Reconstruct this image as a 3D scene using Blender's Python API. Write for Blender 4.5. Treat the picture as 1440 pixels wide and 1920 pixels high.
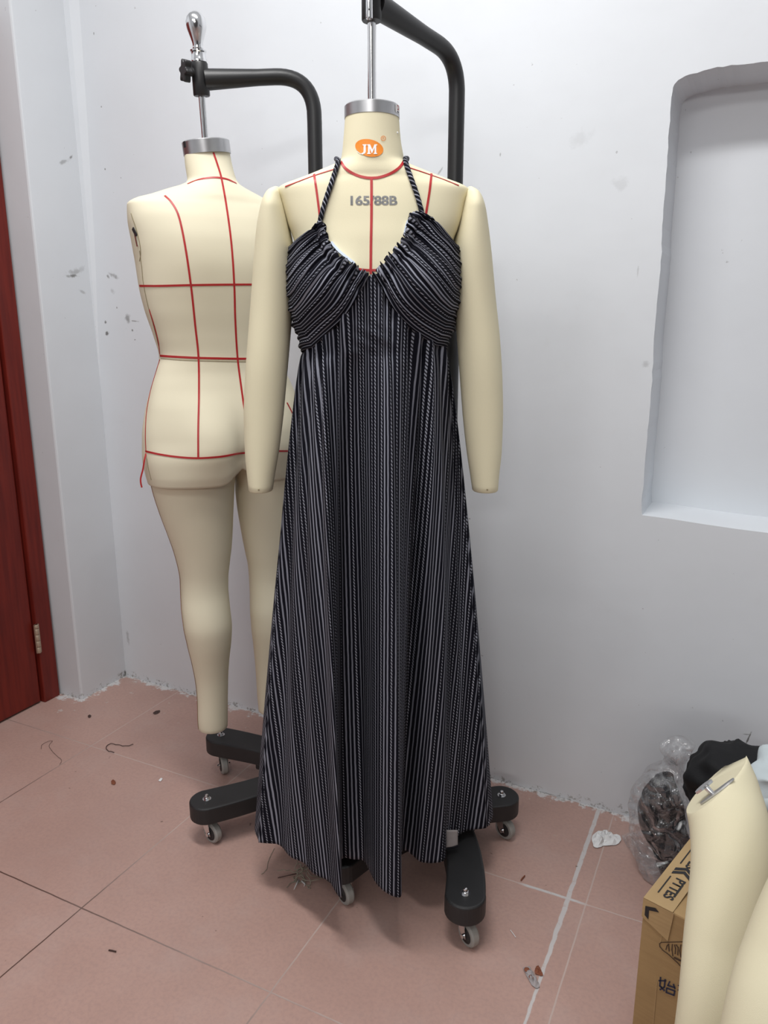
import bpy, bmesh, math, random
import numpy as np
from mathutils import Vector, Matrix, noise

random.seed(7)
SC = bpy.context.scene
COL = SC.collection
for o in list(bpy.data.objects):
    bpy.data.objects.remove(o)

# ------------------------------------------------------------------ camera, world, lights, exposure
CAM_H = 1.25
FPX = 1425.0
PITCH = math.atan((960 - 612) / FPX)
YAW = math.radians(26.0)
cam_d = bpy.data.cameras.new('camera')
cam = bpy.data.objects.new('camera', cam_d)
COL.objects.link(cam)
cam.location = (0, 0, CAM_H)
cam.rotation_euler = (math.pi / 2 - PITCH, 0, YAW)
cam_d.sensor_fit = 'VERTICAL'
cam_d.sensor_height = 36.0
cam_d.sensor_width = 27.0
cam_d.lens = FPX / 1920 * 36.0
cam_d.clip_start = 0.02
SC.camera = cam

SC.view_settings.view_transform = 'Standard'
SC.view_settings.look = 'None'
SC.view_settings.gamma = 1.0
SC.view_settings.use_curve_mapping = False
SC.view_settings.exposure = -0.13

world = bpy.data.worlds.new('world')
SC.world = world
world.use_nodes = True
bg = world.node_tree.nodes['Background']
bg.inputs[1].default_value = 0.47
# the unseen rest of the room: pale ceiling and walls, pink floor, plus a dark patch added behind the camera for streaks in the chrome
_wt = world.node_tree
_tc = _wt.nodes.new('ShaderNodeTexCoord')
_sp = _wt.nodes.new('ShaderNodeSeparateXYZ')
_wt.links.new(_tc.outputs['Generated'], _sp.inputs[0])
_cr = _wt.nodes.new('ShaderNodeValToRGB')
_mr = _wt.nodes.new('ShaderNodeMapRange')
_mr.inputs[1].default_value, _mr.inputs[2].default_value = -1, 1
_wt.links.new(_sp.outputs[2], _mr.inputs[0])
_wt.links.new(_mr.outputs[0], _cr.inputs[0])
_e = _cr.color_ramp.elements
_e[0].position, _e[0].color = 0.30, (0.62, 0.50, 0.47, 1)
_e[1].position, _e[1].color = 0.42, (0.90, 0.93, 0.97, 1)
_x = _e.new(0.85)
_x.color = (1.12, 1.14, 1.17, 1)
_dp = _wt.nodes.new('ShaderNodeVectorMath')
_dp.operation = 'DOT_PRODUCT'
_wt.links.new(_tc.outputs['Generated'], _dp.inputs[0])
_dp.inputs[1].default_value = (0.55, -0.83, 0.0)
_dm = _wt.nodes.new('ShaderNodeMapRange')
_dm.inputs[1].default_value, _dm.inputs[2].default_value = 0.86, 0.93
_wt.links.new(_dp.outputs['Value'], _dm.inputs[0])
_mx = _wt.nodes.new('ShaderNodeMix')
_mx.data_type = 'RGBA'
_wt.links.new(_dm.outputs[0], _mx.inputs[0])
_wt.links.new(_cr.outputs[0], _mx.inputs[6])
_mx.inputs[7].default_value = (0.10, 0.09, 0.09, 1)
_wt.links.new(_mx.outputs[2], bg.inputs[0])


def area_light(name, loc, target, sx, sy, power, color=(1, 1, 1)):
    ld = bpy.data.lights.new(name, 'AREA')
    ld.shape = 'RECTANGLE'
    ld.size, ld.size_y = sx, sy
    ld.energy = power
    ld.color = color
    o = bpy.data.objects.new(name, ld)
    COL.objects.link(o)
    o.location = loc
    d = Vector(target) - Vector(loc)
    o.rotation_euler = d.to_track_quat('-Z', 'Y').to_euler()
    return o


area_light('room_tube_light', (-0.60, -0.75, 2.65), (-0.6, 1.6, 0.9), 1.2, 0.22, 9, (1.0, 0.985, 0.97))
area_light('far_tube_light', (1.2, -4.2, 2.75), (-0.6, 1.5, 1.2), 1.3, 0.25, 40, (1.0, 0.985, 0.97))
area_light('overhead_tube_light', (-0.75, 0.80, 2.90), (-0.72, 1.0, 0.0), 1.2, 0.22, 38, (1.0, 0.99, 0.98))

# ------------------------------------------------------------------ measuring helpers (pixel of the 1440x1920 photo -> ray in the room)
_f0 = np.array([-math.sin(YAW), math.cos(YAW), 0.0])
_rt = np.array([math.cos(YAW), math.sin(YAW), 0.0])
_z = np.array([0, 0, 1.0])
_fw = _f0 * math.cos(PITCH) - _z * math.sin(PITCH)
_up = _z * math.cos(PITCH) + _f0 * math.sin(PITCH)
_C = np.array([0, 0, CAM_H])


def ray(px, py):
    return _fw * FPX + _rt * (px - 720) - _up * (py - 960)


def on_z(px, py, z=0.0):
    d = ray(px, py)
    return _C + d * ((z - CAM_H) / d[2])


def on_y(px, py, y):
    d = ray(px, py)
    return _C + d * (y / d[1])


def on_wall(px, py, off=0.0):
    d = ray(px, py)
    return _C + d * ((1.847 - off) / (d[1] + 0.0267 * d[0]))


def at_dist(px, py, dist):
    d = ray(px, py)
    return _C + d * (dist / math.hypot(d[0], d[1]))


# ------------------------------------------------------------------ object helpers
def link(o, parent=None):
    COL.objects.link(o)
    if parent is not None:
        o.parent = parent
    return o


def mesh_obj(name, verts, faces, mat, parent=None, smooth=True, uvs=None):
    me = bpy.data.meshes.new(name)
    me.from_pydata([tuple(map(float, v)) for v in verts], [], faces)
    if uvs is not None:
        uvl = me.uv_layers.new(name='UVMap')
        for li, l in enumerate(me.loops):
            uvl.data[li].uv = uvs[l.vertex_index]
    me.update()
    for m in (mat if isinstance(mat, (list, tuple)) else [mat]):
        me.materials.append(m)
    if smooth:
        for p in me.polygons:
            p.use_smooth = True
    return link(bpy.data.objects.new(name, me), parent)


def outward(verts, faces, axis_xy):
    """flip the winding of a sleeve of cloth so that its right side faces away from the vertical axis"""
    V = np.array([tuple(v) for v in verts], float)
    tot = 0.0
    for f in faces[:: max(1, len(faces) // 400)]:
        p = V[list(f)]
        n = np.cross(p[1] - p[0], p[2] - p[0])
        c = p.mean(axis=0)
        tot += n[0] * (c[0] - axis_xy[0]) + n[1] * (c[1] - axis_xy[1])
    return faces if tot > 0 else [tuple(f)[::-1] for f in faces]


def bm_obj(name, bm, mat, parent=None, smooth=False, angle=None):
    me = bpy.data.meshes.new(name)
    bmesh.ops.recalc_face_normals(bm, faces=bm.faces[:])
    bm.to_mesh(me)
    bm.free()
    for m in (mat if isinstance(mat, (list, tuple)) else [mat]):
        me.materials.append(m)
    if smooth:
        for p in me.polygons:
            p.use_smooth = True
    if angle is not None:
        me.set_sharp_from_angle(angle=math.radians(angle))
    return link(bpy.data.objects.new(name, me), parent)


def thing(name, label, cat, loc=(0, 0, 0), group=None):
    o = bpy.data.objects.new(name, None)
    o.empty_display_size = 0.05
    COL.objects.link(o)
    o.location = tuple(map(float, loc))
    o['label'] = label
    o['category'] = cat
    if group:
        o['group'] = group
    return o


def tag(o, label, cat, group=None):
    o['label'] = label
    o['category'] = cat
    if group:
        o['group'] = group
    return o


def structure(o):
    o['kind'] = 'structure'
    return o


def adopt(parent):
    """children are modelled in room coordinates: keep them in place under an Empty"""
    bpy.context.view_layer.update()
    for c in COL.objects:
        if c.parent is parent:
            c.matrix_parent_inverse = parent.matrix_world.inverted()


def frames(pts):
    """parallel-transport frames along a polyline"""
    P = [Vector(p) for p in pts]
    T = []
    for i in range(len(P)):
        a = P[max(0, i - 1)]
        b = P[min(len(P) - 1, i + 1)]
        T.append((b - a).normalized())
    n = T[0].orthogonal().normalized()
    N = []
    for t in T:
        n = (n - t * n.dot(t)).normalized()
        N.append(n.copy())
    return P, T, N


def tube_bm(bm, pts, radii, seg=16, caps=True, squash=None):
    P, T, N = frames(pts)
    if not isinstance(radii, (list, tuple, np.ndarray)):
        radii = [radii] * len(P)
    rings = []
    for p, t, n, r in zip(P, T, N, radii):
        b = t.cross(n)
        rings.append([bm.verts.new(p + (n * math.cos(a) + b * math.sin(a)) * r) for a in [2 * math.pi * k / seg for k in range(seg)]])
    for a, b in zip(rings, rings[1:]):
        for k in range(seg):
            bm.faces.new((a[k], a[(k + 1) % seg], b[(k + 1) % seg], b[k]))
    if caps:
        bm.faces.new(rings[0][::-1])
        bm.faces.new(rings[-1])
    return bm


def lathe_bm(bm, profile, origin, axis=(0, 0, 1), seg=40):
    """profile: list of (radius, height along axis)"""
    ax = Vector(axis).normalized()
    n = ax.orthogonal().normalized()
    b = ax.cross(n)
    O = Vector(origin)
    rings = []
    for r, h in profile:
        rings.append([bm.verts.new(O + ax * h + (n * math.cos(2 * math.pi * k / seg) + b * math.sin(2 * math.pi * k / seg)) * max(r, 1e-5)) for k in range(seg)])
    for a, c in zip(rings, rings[1:]):
        for k in range(seg):
            bm.faces.new((a[k], a[(k + 1) % seg], c[(k + 1) % seg], c[k]))
    bm.faces.new(rings[0][::-1])
    bm.faces.new(rings[-1])
    return bm


def box_bm(bm, c, size, rot=None):
    m = Matrix.Translation(Vector(c)) @ (rot.to_4x4() if rot is not None else Matrix.Identity(4)) @ Matrix.Diagonal((*size, 1))
    return bmesh.ops.create_cube(bm, size=1.0, matrix=m)


def prism_bm(bm, outline, z0, z1):
    """outline: list of (x,y)"""
    a = [bm.verts.new((x, y, z0)) for x, y in outline]
    b = [bm.verts.new((x, y, z1)) for x, y in outline]
    n = len(a)
    bm.faces.new(a[::-1])
    bm.faces.new(b)
    for i in range(n):
        bm.faces.new((a[i], a[(i + 1) % n], b[(i + 1) % n], b[i]))
    return bm


def bevel(o, w, seg=2, angle=35):
    m = o.modifiers.new('bevel', 'BEVEL')
    m.width = w
    m.segments = seg
    m.limit_method = 'ANGLE'
    m.angle_limit = math.radians(angle)
    return o


def catmull(pts, n):
    P = np.array(pts, float)
    d = np.r_[0, np.cumsum(np.linalg.norm(np.diff(P, axis=0), axis=1) ** 0.5)]
    out = []
    ts = np.linspace(0, d[-1], n)
    m = np.zeros_like(P)
    for i in range(len(P)):
        if i == 0:
            m[i] = (P[1] - P[0]) / (d[1] - d[0])
        elif i == len(P) - 1:
            m[i] = (P[-1] - P[-2]) / (d[-1] - d[-2])
        else:
            m[i] = (P[i + 1] - P[i - 1]) / (d[i + 1] - d[i - 1])
    for t in ts:
        i = min(max(np.searchsorted(d, t) - 1, 0), len(P) - 2)
        h = d[i + 1] - d[i]
        s = (t - d[i]) / h
        out.append((2 * s**3 - 3 * s**2 + 1) * P[i] + (s**3 - 2 * s**2 + s) * h * m[i] + (-2 * s**3 + 3 * s**2) * P[i + 1] + (s**3 - s**2) * h * m[i + 1])
    return np.array(out)


def pchip(xs, ys):
    """monotone cubic interpolator, xs increasing"""
    xs = np.array(xs, float)
    ys = np.array(ys, float)
    h = np.diff(xs)
    dl = np.diff(ys) / h
    m = np.zeros(len(xs))
    for i in range(1, len(xs) - 1):
        if dl[i - 1] * dl[i] > 0:
            w1 = 2 * h[i] + h[i - 1]
            w2 = h[i] + 2 * h[i - 1]
            m[i] = (w1 + w2) / (w1 / dl[i - 1] + w2 / dl[i])
    m[0] = dl[0]
    m[-1] = dl[-1]

    def f(x):
        x = min(max(float(x), xs[0]), xs[-1])
        i = min(max(int(np.searchsorted(xs, x)) - 1, 0), len(xs) - 2)
        s = (x - xs[i]) / h[i]
        return float((2 * s**3 - 3 * s**2 + 1) * ys[i] + (s**3 - 2 * s**2 + s) * h[i] * m[i] + (-2 * s**3 + 3 * s**2) * ys[i + 1] + (s**3 - s**2) * h[i] * m[i + 1])
    return f


def text_mesh(s, size, bold=0.0, extrude=0.0):
    cu = bpy.data.curves.new('lettering', 'FONT')
    cu.body = s
    cu.size = size
    cu.offset = bold
    cu.extrude = extrude
    cu.align_x = 'CENTER'
    cu.align_y = 'CENTER'
    ob = bpy.data.objects.new('lettering', cu)
    COL.objects.link(ob)
    dg = bpy.context.evaluated_depsgraph_get()
    me = bpy.data.meshes.new_from_object(ob.evaluated_get(dg))
    bpy.data.objects.remove(ob)
    bpy.data.curves.remove(cu)
    return me


# ------------------------------------------------------------------ materials
class NT:
    def __init__(self, name):
        self.m = bpy.data.materials.new(name)
        self.m.use_nodes = True
        self.t = self.m.node_tree
        self.bsdf = self.t.nodes['Principled BSDF']
        self.out = self.t.nodes['Material Output']

    def n(self, typ, **kw):
        nd = self.t.nodes.new(typ)
        for k, v in kw.items():
            setattr(nd, k, v)
        return nd

    def l(self, a, b):
        self.t.links.new(a, b)

    def val(self, sock, v):
        if isinstance(v, (int, float, tuple, list)):
            sock.default_value = v
        else:
            self.l(v, sock)

    def math(self, op, a, b=None, c=None, clamp=False):
        nd = self.n('ShaderNodeMath', operation=op, use_clamp=clamp)
        self.val(nd.inputs[0], a)
        if b is not None:
            self.val(nd.inputs[1], b)
        if c is not None:
            self.val(nd.inputs[2], c)
        return nd.outputs[0]

    def mix(self, f, a, b, blend='MIX'):
        nd = self.n('ShaderNodeMix', data_type='RGBA', blend_type=blend)
        self.val(nd.inputs[0], f)
        self.val(nd.inputs[6], a)
        self.val(nd.inputs[7], b)
        return nd.outputs[2]

    def step(self, x, lo, hi, a=0.0, b=1.0):
        nd = self.n('ShaderNodeMapRange', interpolation_type='SMOOTHSTEP')
        self.val(nd.inputs[0], x)
        nd.inputs[1].default_value = lo
        nd.inputs[2].default_value = hi
        nd.inputs[3].default_value = a
        nd.inputs[4].default_value = b
        return nd.outputs[0]

    def noise(self, vec, scale, detail=3, rough=0.5):
        nd = self.n('ShaderNodeTexNoise')
        if vec is not None:
            self.l(vec, nd.inputs['Vector'])
        nd.inputs['Scale'].default_value = scale
        nd.inputs['Detail'].default_value = detail
        nd.inputs['Roughness'].default_value = rough
        return nd.outputs[0]

    def obj(self):
        return self.n('ShaderNodeTexCoord').outputs['Object']

    def bump(self, h, strength=0.3, dist=0.01):
        nd = self.n('ShaderNodeBump')
        nd.inputs['Strength'].default_value = strength
        nd.inputs['Distance'].default_value = dist
        self.l(h, nd.inputs['Height'])
        self.l(nd.outputs[0], self.bsdf.inputs['Normal'])

    def set(self, color=None, rough=None, metal=None, spec=None, sheen=None):
        b = self.bsdf.inputs
        if color is not None:
            self.val(b['Base Color'], color if not isinstance(color, tuple) else (*color, 1) if len(color) == 3 else color)
        if rough is not None:
            self.val(b['Roughness'], rough)
        if metal is not None:
            b['Metallic'].default_value = metal
        if spec is not None:
            b['Specular IOR Level'].default_value = spec
        if sheen is not None:
            b['Sheen Weight'].default_value = sheen
        return self.m


def c4(*c):
    return (*c, 1.0)


def simple(name, color, rough=0.5, metal=0.0, spec=0.5, var=0.08, nscale=30, bump=0.0, bscale=200):
    t = NT(name)
    v = t.obj()
    n = t.noise(v, nscale, 4)
    lo = tuple(c * (1 - var) for c in color)
    hi = tuple(min(1, c * (1 + var)) for c in color)
    t.set(color=t.mix(n, c4(*lo), c4(*hi)), rough=rough, metal=metal, spec=spec)
    if bump:
        t.bump(t.noise(v, bscale, 2), bump, 0.002)
    return t.m


M_jersey = simple('cream_jersey', (0.74, 0.68, 0.485), 0.75, spec=0.2, var=0.03, nscale=9, bump=0.12, bscale=900)
M_jersey_back = simple('pale_cream_jersey', (0.74, 0.685, 0.52), 0.6, spec=0.3, var=0.03, nscale=9, bump=0.06, bscale=900)
M_tape = simple('red_style_tape', (0.42, 0.018, 0.02), 0.45, var=0.15, nscale=60)
M_black = simple('black_powder_coat', (0.012, 0.012, 0.013), 0.42, spec=0.5, var=0.2, nscale=40, bump=0.1, bscale=700)
M_blackplastic = simple('black_plastic', (0.014, 0.014, 0.015), 0.5, var=0.3, nscale=25, bump=0.08, bscale=500)
M_chrome = simple('chrome', (0.75, 0.75, 0.76), 0.16, metal=1.0, var=0.03)
M_alu = simple('brushed_aluminium', (0.52, 0.52, 0.53), 0.36, metal=1.0, var=0.08, nscale=50)
M_wheel = simple('grey_rubber', (0.30, 0.29, 0.27), 0.55, var=0.12, nscale=60)
M_seam = simple('seam_shadow_thread', (0.30, 0.25, 0.15), 0.8, var=0.1)
M_orange = simple('orange_print', (0.80, 0.24, 0.012), 0.55, var=0.05)
M_white = simple('white_print', (0.82, 0.82, 0.82), 0.6, var=0.03)
M_grey = simple('grey_print', (0.22, 0.22, 0.22), 0.5, var=0.5, nscale=25)
M_ink = simple('black_ink', (0.015, 0.014, 0.016), 0.6, var=0.1)
M_brownink = simple('dark_brown_ink', (0.07, 0.04, 0.022), 0.7, var=0.2)
M_navyink = simple('navy_ink', (0.02, 0.024, 0.055), 0.7, var=0.2)
M_lace = simple('pale_blue_lining', (0.62, 0.70, 0.82), 0.7, var=0.1)
M_lining = simple('fabric_reverse', (0.36, 0.33, 0.33), 0.85, spec=0.1, var=0.1, nscale=120)
M_blackcloth = simple('black_cloth', (0.009, 0.009, 0.010), 0.7, spec=0.25, var=0.3, nscale=30, bump=0.2, bscale=600)
M_darkcloth = simple('charcoal_cloth', (0.009, 0.009, 0.013), 0.85, spec=0.2, var=0.4, nscale=40, bump=0.2, bscale=500)
M_bluecloth = simple('pale_blue_cloth', (0.50, 0.56, 0.58), 0.8, spec=0.2, var=0.1, nscale=40, bump=0.15, bscale=600)
M_paper = simple('white_paper', (0.80, 0.80, 0.80), 0.8, var=0.04)
M_rust = simple('rust_scrap', (0.22, 0.07, 0.035), 0.85, var=0.3, nscale=120)
M_hair = simple('dark_hair', (0.06, 0.03, 0.025), 0.6, var=0.2)
M_lint = simple('grey_lint', (0.28, 0.26, 0.2), 0.9, var=0.3, nscale=200)
M_brass = simple('pale_brass', (0.50, 0.40, 0.30), 0.45, metal=0.6, var=0.1, nscale=60)


def make_stripes():
    t = NT('striped_fabric')
    uv = t.n('ShaderNodeUVMap', uv_map='UVMap').outputs[0]
    sep = t.n('ShaderNodeSeparateXYZ')
    t.l(uv, sep.inputs[0])
    U, V = sep.outputs[0], sep.outputs[1]
    wob = t.math('MULTIPLY', t.math('SUBTRACT', t.noise(uv, 45, 2), 0.5), 0.0016)
    x = t.math('DIVIDE', t.math('ADD', U, wob), 0.0096)
    idx = t.math('FLOOR', x)
    fr = t.math('SUBTRACT', x, idx)
    d = t.math('ABSOLUTE', t.math('SUBTRACT', fr, 0.5))            # 0 at stripe centre
    wn = t.n('ShaderNodeTexWhiteNoise', noise_dimensions='1D')
    t.l(idx, wn.inputs['W'])
    wn2 = t.n('ShaderNodeTexWhiteNoise', noise_dimensions='1D')
    t.l(t.math('ADD', idx, 37.3), wn2.inputs['W'])
    r1, r2 = wn.outputs[0], wn2.outputs[0]
    hw = t.math('MULTIPLY_ADD', r2, 0.075, 0.135)
    edge = t.math('SUBTRACT', d, hw)
    line = t.step(edge, 0.05, -0.05)
    # twisted cord stripes: slanted dashes
    ph = t.math('ADD', t.math('MULTIPLY', V, 150.0), t.math('MULTIPLY', fr, 1.6))
    sn = t.math('SINE', t.math('MULTIPLY', ph, 6.2832))
    dash = t.step(sn, -0.45, 0.35)
    twisted = t.math('GREATER_THAN', r1, 0.60)
    cord = t.mix(twisted, c4(1, 1, 1), t.mix(dash, c4(0.10, 0.10, 0.10), c4(1.45, 1.45, 1.45)))
    ln = t.noise(uv, 900, 2)
    bright = t.math('MULTIPLY_ADD', r2, 0.35, 0.72)
    lig = t.mix(1.0, cord, t.mix(ln, c4(0.75, 0.75, 0.75), c4(1.2, 1.2, 1.2)), 'MULTIPLY')
    lc = t.mix(1.0, lig, c4(0.25, 0.257, 0.305), 'MULTIPLY')
    vb = t.n('ShaderNodeVectorMath', operation='SCALE')
    t.l(lc, vb.inputs[0])
    t.l(bright, vb.inputs['Scale'])
    t.set(color=t.mix(line, c4(0.0045, 0.0046, 0.0095), vb.outputs[0]), rough=0.85, spec=0.15)
    t.bump(t.math('ADD', line, t.math('MULTIPLY', ln, 0.6)), 0.35, 0.0008)
    return t.m


M_stripe = make_stripes()


def smudges(t, vec2, marks, nvec):
    """vec2: 2-D position (metres); marks: (x, y, half length, half height, angle deg, darkness)"""
    jit = t.math('MULTIPLY', t.math('SUBTRACT', t.noise(nvec, 60, 4, 0.65), 0.5), 2.2)
    acc = None
    for (x, y, a, b, ang, s) in marks:
        mp = t.n('ShaderNodeMapping', vector_type='TEXTURE')
        t.l(vec2, mp.inputs[0])
        mp.inputs['Location'].default_value = (x, y, 0)
        mp.inputs['Rotation'].default_value = (0, 0, math.radians(ang))
        mp.inputs['Scale'].default_value = (a, b, 1)
        ln = t.n('ShaderNodeVectorMath', operation='LENGTH')
        t.l(mp.outputs[0], ln.inputs[0])
        v = t.step(t.math('ADD', ln.outputs['Value'], jit), 1.15, 0.25, 0.0, s)
        acc = v if acc is None else t.math('MAXIMUM', acc, v)
    return acc


def wall_material(name, axis, marks, base=(0.71, 0.74, 0.775)):
    t = NT(name)
    v = t.obj()
    sep = t.n('ShaderNodeSeparateXYZ')
    t.l(v, sep.inputs[0])
    cmb = t.n('ShaderNodeCombineXYZ')
    t.l(sep.outputs[axis], cmb.inputs[0])
    t.l(sep.outputs[2], cmb.inputs[1])
    p2 = cmb.outputs[0]
    big = t.noise(v, 2.2, 4, 0.55)
    col = t.mix(t.step(big, 0.3, 0.75), c4(*base), c4(*[b * 0.955 for b in base]))
    fine = t.noise(v, 24, 5, 0.6)
    col = t.mix(t.step(fine, 0.60, 0.78, 0, 0.10), col, c4(0.62, 0.62, 0.62))
    # small flecks
    spk = t.noise(v, 70, 2, 0.5)
    col = t.mix(t.step(spk, 0.765, 0.80, 0, 0.55), col, c4(0.30, 0.30, 0.31))
    # dirt and chipped plaster along the floor
    low = t.math('ADD', sep.outputs[2], t.math('MULTIPLY', t.math('SUBTRACT', t.noise(v, 26, 5, 0.7), 0.5), 0.10))
    chip = t.math('MULTIPLY', t.step(low, 0.018, 0.004), t.step(t.noise(v, 85, 4, 0.7), 0.50, 0.60))
    col = t.mix(t.math('MULTIPLY', chip, 0.75), col, c4(0.17, 0.165, 0.14))
    col = t.mix(t.step(sep.outputs[2], 0.55, 0.0, 0.0, 0.10), col, c4(0.62, 0.56, 0.53))  # smooth faint warm tint, stronger towards the floor
    if marks:
        col = t.mix(smudges(t, p2, marks, v), col, c4(0.115, 0.11, 0.10))
    t.set(color=col, rough=0.62, spec=0.3)
    hgt = t.math('ADD', t.math('MULTIPLY', t.noise(v, 7, 3), 1.0), t.math('MULTIPLY', fine, 0.12))
    t.bump(hgt, 0.16, 0.012)
    return t.m


def wmark(px, py, a, b, ang, s):
    q = on_wall(px, py)
    return (q[0], q[2], a, b, ang, s)


def lmark(px, py, a, b, ang, s):
    d = ray(px, py)
    q = _C + d * (-1.985 / d[0])
    return (q[1], q[2], a, b, ang, s)


back_marks = [wmark(213, 517, 0.024, 0.0075, -22, 0.55), wmark(203, 519, 0.009, 0.006, -50, 0.75), wmark(240, 598, 0.013, 0.015, 0, 0.62),
              wmark(252, 602, 0.022, 0.0025, -5, 0.6), wmark(201, 625, 0.010, 0.009, 0, 0.9), wmark(198, 604, 0.005, 0.006, 0, 0.8),
              wmark(248, 619, 0.005, 0.005, 0, 0.8), wmark(219, 577, 0.003, 0.004, 0, 0.8), wmark(253, 637, 0.004, 0.002, 0, 0.8),
              wmark(211, 546, 0.012, 0.010, -40, 0.25), wmark(176, 63, 0.003, 0.005, 0, 0.7), wmark(197, 317, 0.003, 0.003, 0, 0.8),
              wmark(190, 200, 0.003, 0.003, 0, 0.6), wmark(240, 1195, 0.008, 0.03, 0, 0.35), wmark(1165, 345, 0.02, 0.018, 0, 0.12),
              wmark(826, 320, 0.012, 0.003, 50, 0.45), wmark(1090, 260, 0.03, 0.02, 20, 0.10), wmark(938, 290, 0.002, 0.005, 0, 0.5),
              wmark(1212, 683, 0.009, 0.008, 40, 0.25), wmark(1403, 1385, 0.0022, 0.020, -14, 0.9), wmark(1396, 1412, 0.0020, 0.022, -12, 0.9), wmark(1399, 1377, 0.010, 0.002, 10, 0.6),
              wmark(1196, 510, 0.002, 0.012, 0, 0.25), wmark(280, 1310, 0.02, 0.012, 20, 0.3),
              wmark(1085, 1510, 0.10, 0.006, -1, 0.75), wmark(1030, 1490, 0.04, 0.005, -1, 0.6), wmark(970, 1474, 0.04, 0.0035, -1, 0.4)]
left_marks = [lmark(120, 303, 0.030, 0.006, 22, 0.45), lmark(133, 295, 0.010, 0.005, 40, 0.75), lmark(135, 517, 0.030, 0.006, 4, 0.8),
              lmark(140, 510, 0.035, 0.010, 12, 0.4), lmark(155, 547, 0.014, 0.006, -20, 0.35), lmark(152, 505, 0.022, 0.010, 30, 0.22),
              lmark(140, 165, 0.010, 0.003, 30, 0.25), lmark(236, 1262, 0.022, 0.014, 30, 0.85)]
M_wall = wall_material('white_plaster_wall', 0, back_marks)
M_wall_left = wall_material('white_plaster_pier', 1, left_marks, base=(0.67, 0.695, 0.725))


def make_floor():
    t = NT('pink_floor_tiles')
    v = t.obj()
    sep = t.n('ShaderNodeSeparateXYZ')
    t.l(v, sep.inputs[0])
    X, Y = sep.outputs[0], sep.outputs[1]
    n1 = t.noise(v, 3.0, 5, 0.6)
    n2 = t.noise(v, 120, 4, 0.6)
    base = t.mix(t.step(n1, 0.3, 0.7), c4(0.505, 0.325, 0.275), c4(0.45, 0.287, 0.243))
    base = t.mix(t.step(n2, 0.35, 0.75, 0, 0.35), base, c4(0.33, 0.22, 0.20))
    # dust film
    base = t.mix(t.step(t.noise(v, 7, 6, 0.65), 0.45, 0.8, 0, 0.28), base, c4(0.52, 0.41, 0.38))
    wob = t.math('MULTIPLY', t.math('SUBTRACT', t.noise(v, 30, 3), 0.5), 0.0022)

    def lines(co, off, period):
        a = t.math('ADD', t.math('SUBTRACT', co, off), wob)
        f = t.math('SUBTRACT', t.math('FRACT', t.math('ADD', t.math('DIVIDE', a, period), 0.5)), 0.5)
        return t.math('MULTIPLY', t.math('ABSOLUTE', f), period)

    dx = lines(X, -0.226, 0.5)
    dy = lines(Y, 0.488, 0.5)
    d = t.math('MINIMUM', dx, dy)
    brk = t.noise(v, 9, 3, 0.6)
    g = t.math('MULTIPLY', t.step(d, 0.0023, 0.0010), t.step(brk, 0.28, 0.45, 0.35, 1.0))
    tone = t.step(t.math('ADD', t.math('SUBTRACT', Y, t.math('MULTIPLY', X, -0.45)), t.math('MULTIPLY', brk, 0.25)), 0.45, 0.95)
    gcol = t.mix(tone, c4(0.11, 0.06, 0.048), c4(0.52, 0.40, 0.36))
    col = t.mix(g, base, gcol)
    # thick line of plaster filler beside the last joint
    dxp = t.math('ABSOLUTE', t.math('ADD', t.math('ADD', X, 0.2655), t.math('MULTIPLY', wob, 3.0)))
    wv = t.step(Y, 0.95, 1.5, 0.0018, 0.0048)
    pl = t.math('MULTIPLY', t.step(t.math('SUBTRACT', dxp, wv), 0.0012, -0.0012), t.step(t.noise(v, 55, 4, 0.7), 0.25, 0.45, 0.4, 1.0))
    dcx = t.math('ABSOLUTE', t.math('ADD', X, 0.30))
    pl2 = t.math('MULTIPLY', t.math('MULTIPLY', t.step(t.math('ABSOLUTE', t.math('ADD', t.math('SUBTRACT', Y, 1.488), t.math('MULTIPLY', wob, 2.0))), 0.0055, 0.002), t.step(dcx, 0.085, 0.055)), t.step(t.noise(v, 60, 4, 0.7), 0.3, 0.5, 0.3, 1.0))
    col = t.mix(t.math('MULTIPLY', t.math('MAXIMUM', pl, pl2), 0.8), col, c4(0.60, 0.60, 0.60))
    # plaster drips along the walls
    dw = t.math('MINIMUM', t.math('SUBTRACT', t.math('SUBTRACT', 1.847, t.math('MULTIPLY', X, 0.0267)), Y),
                t.math('MAXIMUM', t.math('ADD', X, 1.985), t.math('SUBTRACT', 1.69, Y)))
    nz = t.math('MULTIPLY', t.math('SUBTRACT', t.noise(v, 22, 6, 0.7), 0.5), 0.16)
    e = t.math('ADD', dw, nz)
    col = t.mix(t.step(e, 0.020, 0.004, 0, 0.9), col, c4(0.66, 0.66, 0.66))
    gr = t.math('MULTIPLY', t.step(dw, 0.016, 0.004), t.step(t.noise(v, 90, 5, 0.7), 0.52, 0.62))
    col = t.mix(t.math('MULTIPLY', gr, 0.8), col, c4(0.16, 0.155, 0.13))
    far = t.math('MULTIPLY', t.step(dw, 0.22, 0.05), t.step(t.noise(v, 34, 4, 0.55), 0.66, 0.70))
    col = t.mix(t.math('MULTIPLY', far, 0.7), col, c4(0.55, 0.50, 0.47))
    # grime specks
    sp = t.step(t.noise(v, 42, 2, 0.5), 0.765, 0.80)
    col = t.mix(t.math('MULTIPLY', sp, 0.75), col, c4(0.10, 0.05, 0.04))
    t.set(color=col, rough=t.math('MULTIPLY_ADD', t.noise(v, 14, 4), 0.16, 0.30), spec=0.42)
    t.bump(t.math('SUBTRACT', t.math('MULTIPLY', n2, 0.15), g), 0.18, 0.0015)
    return t.m


M_floor = make_floor()


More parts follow.
